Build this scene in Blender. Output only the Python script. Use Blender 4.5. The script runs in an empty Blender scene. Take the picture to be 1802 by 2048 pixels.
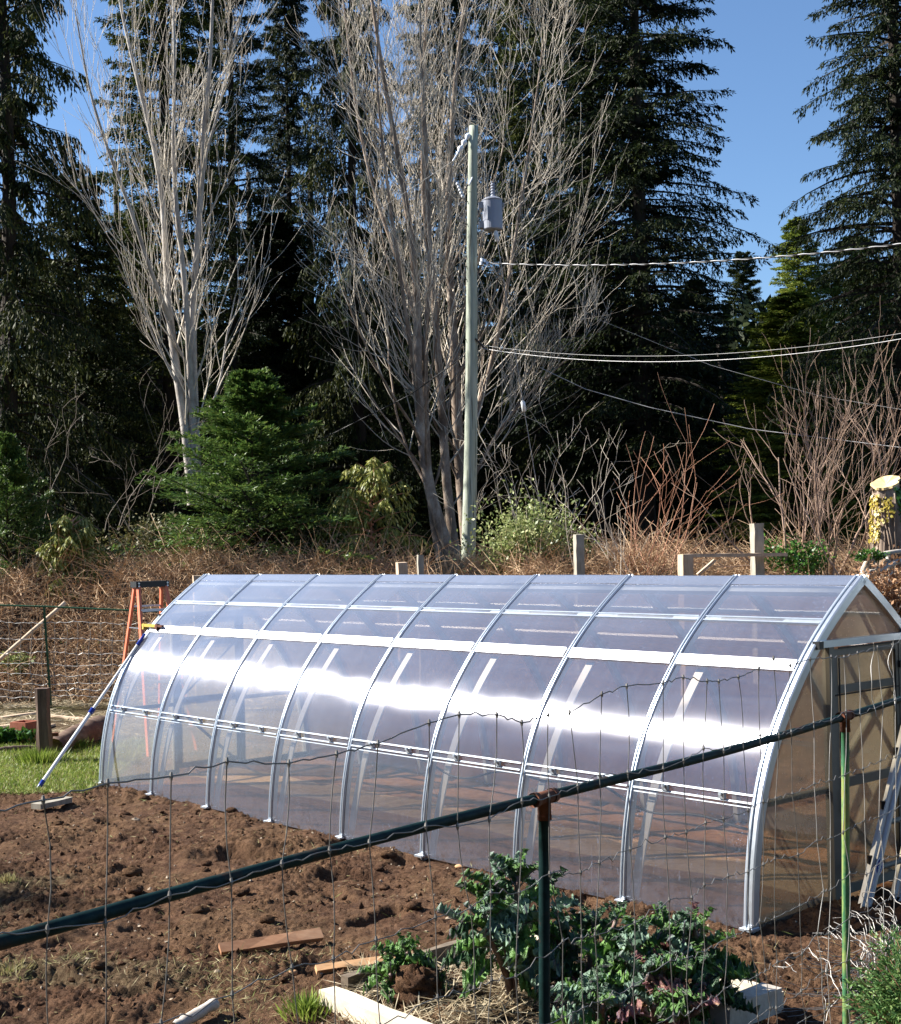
import bpy, math, random
import numpy as np
from mathutils import Vector, Matrix
sc = bpy.context.scene
COL = sc.collection

# ---------------------------------------------------------------- camera
F = 2855.0          # focal length in photograph pixels (1802 wide)
CY = 1049.0         # row of the optical axis
ZC = 2.36           # eye height
PITCH, ROLL = math.radians(0.77), math.radians(1.28)
KD = 1.12           # scale of the paced-off distances
cd = bpy.data.cameras.new('camera'); cam = bpy.data.objects.new('camera', cd); COL.objects.link(cam)
CR = Matrix.Rotation(PITCH, 4, 'X') @ Matrix.Rotation(ROLL, 4, 'Y')
cam.matrix_world = Matrix.Translation((0, 0, ZC)) @ CR @ Matrix.Rotation(math.radians(90), 4, 'X')
cd.sensor_fit = 'HORIZONTAL'; cd.sensor_width = 36.0; cd.lens = 36.0 * F / 1802.0
cd.shift_y = (CY - 1024.0) / 1802.0
cd.clip_start = 0.05; cd.clip_end = 3000
sc.camera = cam

# ---------------------------------------------------------------- world and sun
SUN = Vector((-0.784, 0.150, 0.602)).normalized()
w = bpy.data.worlds.new("World"); sc.world = w; w.use_nodes = True
nt = w.node_tree
for n in list(nt.nodes): nt.nodes.remove(n)
sky = nt.nodes.new('ShaderNodeTexSky'); sky.sky_type = 'NISHITA'; sky.sun_disc = False
sky.sun_elevation = math.asin(SUN.z); sky.sun_rotation = math.atan2(SUN.x, SUN.y)
sky.altitude = 100; sky.air_density = 1.0; sky.dust_density = 0.15; sky.ozone_density = 6.0
bg = nt.nodes.new('ShaderNodeBackground'); bg.inputs[1].default_value = 0.061
wo = nt.nodes.new('ShaderNodeOutputWorld')
nt.links.new(sky.outputs[0], bg.inputs[0]); nt.links.new(bg.outputs[0], wo.inputs[0])
sd = bpy.data.lights.new('sun', 'SUN'); so = bpy.data.objects.new('sun', sd); COL.objects.link(so)
sd.energy = 5.0; sd.angle = math.radians(0.55); sd.color = (1.0, 0.95, 0.87)
so.rotation_euler = (-SUN).to_track_quat('-Z', 'Y').to_euler(); so.location = (-20, 5, 25)
vs = sc.view_settings
vs.view_transform = 'Standard'; vs.look = 'None'; vs.exposure = 1.5; vs.gamma = 1; vs.use_curve_mapping = False
sc.cycles.max_bounces = 10; sc.cycles.transparent_max_bounces = 24
sc.cycles.diffuse_bounces = 3; sc.cycles.glossy_bounces = 4; sc.cycles.transmission_bounces = 4
sc.cycles.sample_clamp_indirect = 6.0
sc.cycles.caustics_reflective = False; sc.cycles.caustics_refractive = False

# ---------------------------------------------------------------- helpers
CRN = np.array([[CR[i][j] for j in range(3)] for i in range(3)])
def ray(u, v): return CRN @ np.array(((u - 901) / F, 1.0, (CY - v) / F))
def W0(u, v, y):
    """the point at distance y ahead seen at column u, row v of the photograph"""
    d = ray(u, v); return d * (y / d[1]) + np.array((0, 0, ZC))
def W(u, v, d): return W0(u, v, d * KD)
def G(u, v, z=0.0):
    d = ray(u, v); return d * ((z - ZC) / d[2]) + np.array((0, 0, ZC))
def col_row(p):
    q = CRN.T @ (np.asarray(p, float) - (0, 0, ZC)); return 901 + F * q[0] / q[1], CY - F * q[2] / q[1]

class MB:
    """collects geometry, links it as ONE mesh object"""
    def __init__(s): s.v = []; s.f = []; s.n = 0
    def add(s, v, f):
        v = np.asarray(v, float).reshape(-1, 3); f = np.asarray(f, int)
        s.v.append(v); s.f.append(f + s.n); s.n += len(v); return s
    def box(s, c, size, R=None, taper=1.0):
        hx, hy, hz = [a / 2 for a in size]
        p = np.array([(x * hx * (taper if z > 0 else 1), y * hy * (taper if z > 0 else 1), z * hz) for z in (-1, 1) for y in (-1, 1) for x in (-1, 1)], float)
        if R is not None: p = p @ np.asarray(R).T
        return s.add(p + np.asarray(c, float), [(0, 2, 3, 1), (4, 5, 7, 6), (0, 1, 5, 4), (2, 6, 7, 3), (0, 4, 6, 2), (1, 3, 7, 5)])
    def beam(s, a, b, wd, th, up=(0, 0, 1), jit=0, rng=None):
        a = np.asarray(a, float); b = np.asarray(b, float); d = b - a; L = np.linalg.norm(d); d /= L
        x = np.cross(d, up); x /= np.linalg.norm(x); z = np.cross(x, d)
        n = 2 if not jit else max(2, int(L / 0.12))
        pts = []
        for i in range(n):
            c = a + (b - a) * i / (n - 1)
            for (sx, sz) in ((-1, -1), (1, -1), (1, 1), (-1, 1)):
                o = np.zeros(3)
                if jit: o = rng.normal(0, jit, 3)
                pts.append(c + x * sx * wd / 2 + z * sz * th / 2 + o)
        f = []
        for i in range(n - 1):
            for k in range(4):
                q = (k + 1) % 4; f.append((i * 4 + k, i * 4 + q, i * 4 + 4 + q, i * 4 + 4 + k))
        f.append((3, 2, 1, 0)); m = (n - 1) * 4; f.append((m, m + 1, m + 2, m + 3))
        return s.add(pts, f)
    def tube(s, P, r, k=8, caps=True):
        P = np.asarray(P, float); n = len(P); r = np.broadcast_to(np.asarray(r, float), (n,))
        T = np.gradient(P, axis=0); T /= np.linalg.norm(T, axis=1)[:, None] + 1e-12
        m = T.mean(0); ref = np.eye(3)[np.argmin(np.abs(m))]
        A = np.cross(T, ref); A /= np.linalg.norm(A, axis=1)[:, None] + 1e-12; B = np.cross(T, A)
        th = np.arange(k) * 2 * np.pi / k
        V = P[:, None] + r[:, None, None] * (np.cos(th)[None, :, None] * A[:, None] + np.sin(th)[None, :, None] * B[:, None])
        i, j = np.meshgrid(np.arange(n - 1), np.arange(k), indexing='ij'); q = (j + 1) % k
        f = np.stack((i * k + j, i * k + q, (i + 1) * k + q, (i + 1) * k + j), -1).reshape(-1, 4)
        V = V.reshape(-1, 3)
        s.add(V, f)
        if caps:
            b0 = s.n - len(V)
            for e, c in ((0, P[0]), (n - 1, P[-1])):
                s.v.append(c[None]); ci = s.n; s.n += 1
                a = np.arange(k); bq = (a + 1) % k
                s.f.append(np.stack((np.full(k, ci), b0 + e * k + a, b0 + e * k + bq), -1))
        return s
    def tubes(s, P, R, k=3):
        """batch: P [N,n,3], R [N,n]"""
        P = np.asarray(P, float); N, n, _ = P.shape
        if N == 0: return s
        T = np.gradient(P, axis=1); T /= np.linalg.norm(T, axis=2)[..., None] + 1e-9
        ref = np.tile(np.array((0.31, 0.17, 0.93)), (N, 1)); m = np.abs(T.mean(1) @ np.array((0.31, 0.17, 0.93))) > 0.8
        ref[m] = (1, 0.1, 0)
        A = np.cross(T, ref[:, None]); A /= np.linalg.norm(A, axis=2)[..., None] + 1e-9; B = np.cross(T, A)
        th = np.arange(k) * 2 * np.pi / k
        V = P[:, :, None] + R[:, :, None, None] * (np.cos(th)[:, None] * A[:, :, None] + np.sin(th)[:, None] * B[:, :, None])
        a, i, j = np.meshgrid(np.arange(N), np.arange(n - 1), np.arange(k), indexing='ij'); q = (j + 1) % k; b = a * n * k
        f = np.stack((b + i * k + j, b + i * k + q, b + (i + 1) * k + q, b + (i + 1) * k + j), -1).reshape(-1, 4)
        return s.add(V.reshape(-1, 3), f)
    def kites(s, C, D, S, L, Wd, tip=0.55):
        """batch of flat leaf kites: base C, direction D, side S (unit), length L, width Wd"""
        L = np.asarray(L)[:, None]; Wd = np.asarray(Wd)[:, None]
        V = np.stack((C, C + D * L * tip + S * Wd * .5, C + D * L, C + D * L * tip - S * Wd * .5), 1)
        n = len(C); return s.add(V.reshape(-1, 3), np.arange(4 * n).reshape(n, 4))
    def mesh(s, name, off=None, smooth=False):
        me = bpy.data.meshes.new(name)
        V = np.concatenate(s.v) if s.v else np.zeros((0, 3))
        if off is not None: V = V - np.asarray(off, float)
        me.vertices.add(len(V)); me.vertices.foreach_set('co', V.astype(np.float32).ravel())
        lt = np.concatenate([np.full(len(f), f.shape[1]) for f in s.f]); li = np.concatenate([f.ravel() for f in s.f])
        me.loops.add(len(li)); me.loops.foreach_set('vertex_index', li.astype(np.int32))
        me.polygons.add(len(lt)); ls = np.concatenate(([0], np.cumsum(lt)[:-1]))
        me.polygons.foreach_set('loop_start', ls.astype(np.int32)); me.polygons.foreach_set('loop_total', lt.astype(np.int32))
        me.polygons.foreach_set('use_smooth', np.full(len(lt), bool(smooth)))
        me.update(calc_edges=True); me.validate()
        return me
    def build(s, name, mat, parent=None, smooth=False, off=None):
        root = parent
        while root is not None and root.parent is not None: root = root.parent
        if off is None and root is not None and root.get('_w'): off = np.array(root.location)
        me = s.mesh(name, off, smooth)
        o = bpy.data.objects.new(name, me); COL.objects.link(o)
        if mat is not None: me.materials.append(mat)
        if parent is not None: o.parent = parent
        return o

def tag(o, label=None, cat=None, group=None, kind=None):
    if label: o['label'] = label
    if cat: o['category'] = cat
    if group: o['group'] = group
    if kind: o['kind'] = kind
    return o
ALL_W = []
def thing(name, loc, label, cat, group=None, rz=0.0):
    """Empty at the thing's base; parts built in world coordinates get its location taken off"""
    o = bpy.data.objects.new(name, None); COL.objects.link(o); o.location = [float(a) for a in loc]
    o.rotation_euler = (0, 0, rz); o.empty_display_size = 0.2
    if rz == 0.0: o['_w'] = 1; ALL_W.append(o)
    return tag(o, label, cat, group)
def single(name, mb, mat, label, cat, group=None, loc=None, smooth=False, kind=None):
    V = np.concatenate(mb.v); 
    if loc is None: loc = (V[:, 0].mean(), V[:, 1].mean(), V[:, 2].min())
    o = mb.build(name, mat, off=np.array(loc), smooth=smooth); o.location = [float(a) for a in loc]
    return tag(o, label, cat, group, kind)
def copytree(o, parent=None):
    c = o.copy(); COL.objects.link(c); c.parent = parent
    for ch in list(o.children): copytree(ch, c)
    return c

# numpy noise
_rs = np.random.RandomState(7); _perm = _rs.permutation(512); _g = _rs.uniform(0, 2 * np.pi, 512)
def pn(x, y, seed=0):
    x = np.asarray(x, float) + seed * 17.3; y = np.asarray(y, float) + seed * 9.1
    xi = np.floor(x).astype(int); yi = np.floor(y).astype(int); xf = x - xi; yf = y - yi
    def g(a, b, dx, dy):
        h = _g[_perm[(_perm[a & 511] + b) & 511]]; return np.cos(h) * dx + np.sin(h) * dy
    u = xf * xf * xf * (xf * (xf * 6 - 15) + 10); v = yf * yf * yf * (yf * (yf * 6 - 15) + 10)
    a = g(xi, yi, xf, yf); b = g(xi + 1, yi, xf - 1, yf); c = g(xi, yi + 1, xf, yf - 1); d = g(xi + 1, yi + 1, xf - 1, yf - 1)
    return ((a * (1 - u) + b * u) * (1 - v) + (c * (1 - u) + d * u) * v) * 1.4
def sstep(a, b, x): t = np.clip((x - a) / (b - a), 0, 1); return t * t * (3 - 2 * t)

# ---------------------------------------------------------------- materials
class NT:
    def __init__(s, name):
        s.m = bpy.data.materials.new(name); s.m.use_nodes = True; s.t = s.m.node_tree
        for n in list(s.t.nodes): s.t.nodes.remove(n)
        s.out = s.n('ShaderNodeOutputMaterial')
    def n(s, typ, **k):
        nd = s.t.nodes.new(typ)
        for a, b in k.items(): setattr(nd, a, b)
        return nd
    def l(s, a, b): s.t.links.new(a, b)
    def val(s, node, i, v):
        if hasattr(v, 'links'): s.l(v, node.inputs[i])
        else: node.inputs[i].default_value = v
    def coord(s, kind='Object'): return s.n('ShaderNodeTexCoord').outputs[kind]
    def mapping(s, vec, scale=(1, 1, 1), rot=(0, 0, 0)):
        m = s.n('ShaderNodeMapping'); s.l(vec, m.inputs[0]); m.inputs['Scale'].default_value = scale; m.inputs['Rotation'].default_value = rot; return m.outputs[0]
    def noise(s, vec, scale, detail=4, rough=.55, dist=0.0):
        t = s.n('ShaderNodeTexNoise'); s.l(vec, t.inputs['Vector']); t.inputs['Scale'].default_value = scale
        t.inputs['Detail'].default_value = detail; t.inputs['Roughness'].default_value = rough; t.inputs['Distortion'].default_value = dist
        return t.outputs[0]
    def ramp(s, fac, stops):
        r = s.n('ShaderNodeValToRGB'); s.l(fac, r.inputs[0]); e = r.color_ramp.elements
        while len(e) < len(stops): e.new(0.5)
        for i, (p, c) in enumerate(stops): e[i].position = p; e[i].color = tuple(c) + (1,) if len(c) == 3 else c
        return r.outputs[0]
    def mix(s, f, a, b, mode='MIX'):
        m = s.n('ShaderNodeMix', data_type='RGBA', blend_type=mode)
        s.val(m, 0, f); 
        for i, c in ((6, a), (7, b)):
            if hasattr(c, 'links'): s.l(c, m.inputs[i])
            else: m.inputs[i].default_value = tuple(c) + (1,)
        return m.outputs[2]
    def math(s, op, a, b=0.0, clamp=False):
        m = s.n('ShaderNodeMath', operation=op); m.use_clamp = clamp; s.val(m, 0, a); s.val(m, 1, b); return m.outputs[0]
    def bump(s, h, st=.5, dist=.02, normal=None):
        b = s.n('ShaderNodeBump'); s.l(h, b.inputs['Height']); b.inputs['Strength'].default_value = st; b.inputs['Distance'].default_value = dist
        if normal: s.l(normal, b.inputs['Normal'])
        return b.outputs[0]
    def pbr(s, color, rough=.7, metal=0, normal=None, spec=.5, trans=None):
        p = s.n('ShaderNodeBsdfPrincipled')
        if hasattr(color, 'links'): s.l(color, p.inputs['Base Color'])
        else: p.inputs['Base Color'].default_value = tuple(color) + (1,)
        s.val(p, 'Roughness', rough); s.val(p, 'Metallic', metal); p.inputs['Specular IOR Level'].default_value = spec
        if normal: s.l(normal, p.inputs['Normal'])
        s.l(p.outputs[0], s.out.inputs[0]); s.p = p; return s.m

def m_var(name, c1, c2, scale=6, rough=.7, metal=0, bump=.3, bs=None, bd=.01, stretch=(1, 1, 1), spec=.4, c3=None, coord='Object'):
    t = NT(name); v = t.mapping(t.coord(coord), stretch); n = t.noise(v, scale, 5, .6)
    st = [(.3, c1), (.7, c2)] if c3 is None else [(.25, c1), (.5, c2), (.75, c3)]
    col = t.ramp(n, st); nb = t.noise(v, bs or scale * 3, 5, .65)
    return t.pbr(col, rough, metal, t.bump(nb, bump, bd), spec)
def m_leaf(name, cols, rough=.55, trans=.25, spec=.35, scale=.6):
    """leaf colour varies per leaf and in drifts through the crown"""
    t = NT(name); g = t.n('ShaderNodeNewGeometry').outputs['Random Per Island']
    n = t.noise(t.coord('Object'), scale, 2, .5)
    f = t.math('ADD', t.math('MULTIPLY', g, .55), t.math('MULTIPLY', n, .5))
    k = len(cols); col = t.ramp(f, [(.15 + .7 * i / max(1, k - 1), c) for i, c in enumerate(cols)])
    p = t.n('ShaderNodeBsdfPrincipled'); t.l(col, p.inputs['Base Color']); p.inputs['Roughness'].default_value = rough; p.inputs['Specular IOR Level'].default_value = spec
    tr = t.n('ShaderNodeBsdfTranslucent'); t.l(col, tr.inputs[0]); mx = t.n('ShaderNodeMixShader'); mx.inputs[0].default_value = trans
    t.l(p.outputs[0], mx.inputs[1]); t.l(tr.outputs[0], mx.inputs[2]); t.l(mx.outputs[0], t.out.inputs[0]); return t.m

M = {}
# ================================================================ GROUND
def m_soil():
    t = NT('dug_soil'); c = t.coord('Object')
    n1 = t.noise(c, 1.1, 6, .6); n2 = t.noise(c, 9, 6, .7); n3 = t.noise(c, 60, 4, .7)
    base = t.ramp(n2, [(.25, (.040, .020, .012)), (.5, (.135, .070, .040)), (.75, (.27, .155, .09))])
    base = t.mix(t.ramp(n1, [(.42, (0, 0, 0)), (.62, (1, 1, 1))]), base, t.ramp(n2, [(.3, (.09, .046, .024)), (.7, (.28, .165, .09))]))
    base = t.mix(t.math('MULTIPLY', t.ramp(n3, [(.62, (0, 0, 0)), (.72, (1, 1, 1))]), .5), base, (.25, .17, .105))
    base = t.mix(t.math('MULTIPLY', t.ramp(t.noise(c, 75, 3, .7), [(.36, (1, 1, 1)), (.46, (0, 0, 0))]), .6), base, (.022, .011, .007))
    at = t.n('ShaderNodeAttribute', attribute_name='cover')
    sep = t.n('ShaderNodeSeparateColor'); t.l(at.outputs['Color'], sep.inputs[0])
    dry = t.ramp(t.noise(c, 25, 6, .75), [(.3, (.05, .030, .017)), (.5, (.13, .085, .048)), (.72, (.28, .21, .12))])
    grs = t.ramp(t.noise(c, 14, 6, .7), [(.3, (.05, .06, .015)), (.55, (.12, .16, .035)), (.75, (.26, .25, .09))])
    edge = t.math('ADD', t.noise(c, 7, 5, .7), -.5)
    fd = t.math('MULTIPLY', t.math('ADD', t.math('ADD', t.math('MULTIPLY', sep.outputs[0], 1.3), t.math('MULTIPLY', edge, 1.3)), -.5), 5, True)
    fg = t.math('MULTIPLY', t.math('ADD', t.math('ADD', t.math('MULTIPLY', sep.outputs[1], 1.6), edge), -.6), 6, True)
    col = t.mix(fd, base, dry); col = t.mix(fg, col, grs)
    wv = t.noise(t.mapping(c, (1, 1, 1), (0, 0, 0)), 3.0, 5, .6); fi = t.math('MULTIPLY', t.math('ADD', t.math('ADD', sep.outputs[2], t.math('MULTIPLY', t.math('ADD', wv, -.5), .5)), -.30), 4, True)
    tan = t.ramp(n2, [(.3, (.58, .35, .18)), (.7, (.82, .56, .33))]); warm = t.ramp(n2, [(.3, (.26, .12, .055)), (.7, (.46, .24, .12))])  # tan paints a sunlit band into the soil colour inside the greenhouse
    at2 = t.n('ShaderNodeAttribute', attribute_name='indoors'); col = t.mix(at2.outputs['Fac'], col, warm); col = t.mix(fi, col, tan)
    nb = t.bump(t.noise(c, 120, 5, .8), 1.0, .018)
    nb = t.bump(t.noise(c, 42, 6, .8), .9, .04, nb)
    return t.pbr(col, .95, 0, nb, .15)
M['soil'] = m_soil()
def m_ground():
    t = NT('rough_ground'); c = t.coord('Object'); n = t.noise(c, 1.5, 8, .7); n2 = t.noise(c, .15, 4, .6)
    col = t.ramp(n, [(.3, (.035, .024, .014)), (.5, (.085, .06, .032)), (.7, (.14, .11, .055))])
    col = t.mix(t.ramp(n2, [(.45, (0, 0, 0)), (.6, (1, 1, 1))]), col, t.ramp(n, [(.3, (.03, .035, .012)), (.7, (.08, .09, .03))]))
    return t.pbr(col, .95, 0, t.bump(t.noise(c, 6, 8, .75), .8, .12), .1)
M['ground'] = m_ground()

def bank(x, y): return 1.25 * sstep(20.5, 31, y + 0.12 * x) 
def ground_z(x, y):
    x = np.asarray(x, float); y = np.asarray(y, float)
    far = sstep(24, 45, np.hypot(x, y))
    return bank(x, y) + far * .35 * pn(x * .06, y * .06, 3) + .8 * sstep(4.2, 1.0, y) * sstep(6, 3, np.abs(x))
xs = np.concatenate((-np.geomspace(900, 12, 36), np.arange(-11, 11.1, 1.0), np.geomspace(12, 900, 36)))
ys = np.concatenate((-np.geomspace(500, 3, 24), np.arange(-2, 34.1, 1.0), np.geomspace(36, 1200, 40)))
X, Y = np.meshgrid(xs, ys); Z = ground_z(X, Y) - .035
Z -= .4 * sstep(5.4, 6.4, Y) * sstep(20, 18.6, Y) * sstep(-1.6 - .37 * Y + .6, -1.6 - .37 * Y + 1.6, X) * sstep(1.4 + .36 * Y - .6, 1.4 + .36 * Y - 1.6, X)
mb = MB(); ny, nx = X.shape; i, j = np.meshgrid(np.arange(ny - 1), np.arange(nx - 1), indexing='ij'); b = i * nx + j
mb.add(np.stack((X, Y, Z), -1).reshape(-1, 3), np.stack((b, b + 1, b + nx + 1, b + nx), -1).reshape(-1, 4))
tag(mb.build('ground', M['ground'], smooth=True), 'rough uneven ground rising to a bank behind the greenhouse', None, kind='structure')

LX = np.array((.66809, -.74408, 0)); PY = np.array((.74408, .66809, 0)); ANG = math.atan2(-.74408, .66809)
ORG = np.array((-3.6173, 14.568, 0.0)) + LX * .026
GW = 2.568; BAND0, BAND1 = .88, 1.45
# fine sheet of dug soil, lawn edge and litter close by
def gloc(x, y): a = x - ORG[0]; b_ = y - ORG[1]; return a * LX[0] + b_ * LX[1], a * PY[0] + b_ * PY[1]
def soil_h(x, y):
    lawn = sstep(13.8, 14.15, y + .25 * pn(x, y, 5)) * sstep(-3.45, -3.8, x + .1 * pn(x * 2, y, 6))
    inside = 0
    h = .05 * pn(x * .9, y * .9, 1) + .035 * pn(x * 2.6, y * 2.6, 2)
    wob = .35 * pn(x * 3, y * 3, 9)
    b1 = 1 - np.abs(pn(x * 7 + wob, y * 7 + wob, 3)); b2 = 1 - np.abs(pn(x * 15 + wob * 2, y * 15, 4)); b3 = np.abs(pn(x * 31, y * 31, 8))
    amp = .55 + .7 * sstep(-.35, .4, pn(x * .8, y * .8, 12))
    b4 = np.abs(pn(x * 57 + wob * 3, y * 57, 14)); b5 = np.abs(pn(x * 23, y * 26 + wob, 18))
    h = h + .95 * amp * (.012 * (np.abs(pn(x * 5.3, y * 5.3, 21)) ** .8) * 2 + .010 * (1 - b1) * 1.7 + .015 * (1 - b2) * 1.8 + .022 * b5 + .022 * b3 + .012 * b4)
    pits = np.clip(pn(x * 2.3, y * 3.0, 15) - .38, 0, 1); h = h - .30 * pits + .10 * np.clip(pn(x * 2.6, y * 2.9, 16) - .35, 0, 1)
    rough = 1 - lawn * .85
    lx, ly = gloc(x, y); ins = sstep(-.05, .15, lx) * sstep(8.05, 7.9, lx) * sstep(-.02, .15, ly) * sstep(2.6, 2.4, ly); rough = rough * (1 - .82 * ins)
    return h * rough - .02 + lawn * .03
ny = 540; nx = 600
yy = 4.8 * (20.6 / 4.8) ** np.linspace(0, 1, ny)
tt = np.linspace(0, 1, nx)
X = (-1.6 - .37 * yy)[:, None] * (1 - tt) + (1.4 + .36 * yy)[:, None] * tt; Y = np.repeat(yy[:, None], nx, 1)
Z = soil_h(X, Y)
ed = np.minimum(np.minimum(tt, 1 - tt)[None] * 18, np.minimum(np.linspace(0, 1, ny), 1 - np.linspace(0, 1, ny))[:, None] * 30); ed = np.clip(ed, 0, 1)
Z = Z * ed - .06 * (1 - ed) 
mb = MB(); i, j = np.meshgrid(np.arange(ny - 1), np.arange(nx - 1), indexing='ij'); b = i * nx + j
mb.add(np.stack((X, Y, Z), -1).reshape(-1, 3), np.stack((b, b + 1, b + nx + 1, b + nx), -1).reshape(-1, 4))
so_ = mb.build('soil', M['soil'], smooth=True)
tag(so_, 'dark brown freshly dug lumpy soil around the greenhouse', None, kind='structure')
lawn = (sstep(13.7, 14.2, Y + .25 * pn(X, Y, 5)) * sstep(-3.35, -3.8, X) * sstep(17.9, 17.3, Y))
X0, Y0 = X, Y; X = X0 / .92; Y = Y0 / 1.14
dry = np.clip(sstep(7.3, 7.0, Y + .5 * pn(X * 1.2, Y * 1.2, 31)) * sstep(6.45, 6.7, Y + .3 * X + .5) * sstep(-1.2, -1.8, X) * .6 + sstep(6.25, 6.05, Y) * sstep(-1.6, -1.2, X) * .55 + sstep(7.15, 6.9, Y) * sstep(-.2, .2, X) * sstep(1.5, 1.1, X) * .75
      + sstep(-2.6, -3.2, X + .3 * pn(X, Y, 33)) * sstep(9.6, 9, Y) * .6 + sstep(17.6, 18.0, Y0) * .8, 0, 1); X, Y = X0, Y0
ca = so_.data.color_attributes.new('cover', 'FLOAT_COLOR', 'POINT')
lx, ly = gloc(X, Y); INS = sstep(0, .1, lx) * sstep(8.0, 7.9, lx) * sstep(.02, .08, ly) * sstep(2.55, 2.48, ly); sun_band = INS * sstep(BAND0, BAND0 + .2, ly + .12 * pn(lx * .8, ly, 3)) * sstep(BAND1 + .2, BAND1, ly + .12 * pn(lx * .9, ly, 4))
cc = np.stack((dry * (1 - INS), lawn, sun_band, np.ones_like(dry)), -1).reshape(-1).astype(np.float32); ca.data.foreach_set('color', cc); cb_ = so_.data.attributes.new('indoors', 'FLOAT', 'POINT'); cb_.data.foreach_set('value', INS.reshape(-1).astype(np.float32))
def hz(x, y): return float(soil_h(np.array([x]), np.array([y]))[0])

# ================================================================ GREENHOUSE
gh = thing('greenhouse', ORG, 'long arched clear polycarbonate greenhouse with aluminium ribs standing on the dug soil', 'greenhouse', rz=ANG)
prof_pts = np.array([(0, 0), (.018, .28), (.06, .54), (.114, .758), (.21, 1.0), (.365, 1.255), (.599, 1.534), (.75, 1.68), (.893, 1.797), (1.09, 1.945), (1.284, 2.072)])
_s = np.concatenate(([0], np.cumsum(np.linalg.norm(np.diff(prof_pts, axis=0), axis=1)))); SL = _s[-1]
def cr(t):
    """smooth arch half profile by arc length fraction 0 foot .. 1 ridge"""
    q = np.asarray(t) * SL; acc = 0; ws = 0
    for o in (-.12, -.06, 0, .06, .12):
        a = np.clip(q + o, -.2, SL + .2)
        y = np.interp(a, _s, prof_pts[:, 0]) + np.minimum(a, 0) * .12; z = np.interp(a, _s, prof_pts[:, 1]) + np.minimum(a, 0)
        y = y + np.maximum(a - SL, 0) * .84; z = z + np.maximum(a - SL, 0) * .54
        acc = acc + np.stack((y, z), -1)
    return acc / 5
def arch_at_z(z):
    t = np.linspace(0, 1, 400); p = cr(t); return float(np.interp(z, p[:, 1], t))
def prof(t, off=0.0, far=False):
    t = np.asarray(t, float); p = cr(t); e = 1e-3; d = cr(np.clip(t + e, 0, 1)) - cr(np.clip(t - e, 0, 1)); d /= np.linalg.norm(d, axis=-1)[..., None]
    n = np.stack((-d[..., 1], d[..., 0]), -1); p = p + n * off
    if far: p = np.stack((GW - p[..., 0], p[..., 1]), -1)
    return p
def m_alu(name, c, rough, bump=.05):
    t = NT(name); v = t.coord('Object'); n = t.noise(v, 3, 4, .6); n2 = t.noise(t.mapping(v, (1, 1, 1)), 25, 3, .5)
    col = t.ramp(n, [(.3, c), (.7, tuple(min(1, a * 1.12) for a in c))])
    return t.pbr(col, t.math('ADD', t.math('MULTIPLY', n2, .15), rough - .07), .75, t.bump(n2, bump, .002), .5)
M['alu'] = m_alu('mill_aluminium', (.50, .55, .61), .36)
M['alu_dull'] = m_alu('dull_aluminium', (.20, .19, .165), .65)
M['galv'] = m_alu('galvanised_steel', (.36, .38, .40), .5, .2)
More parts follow.
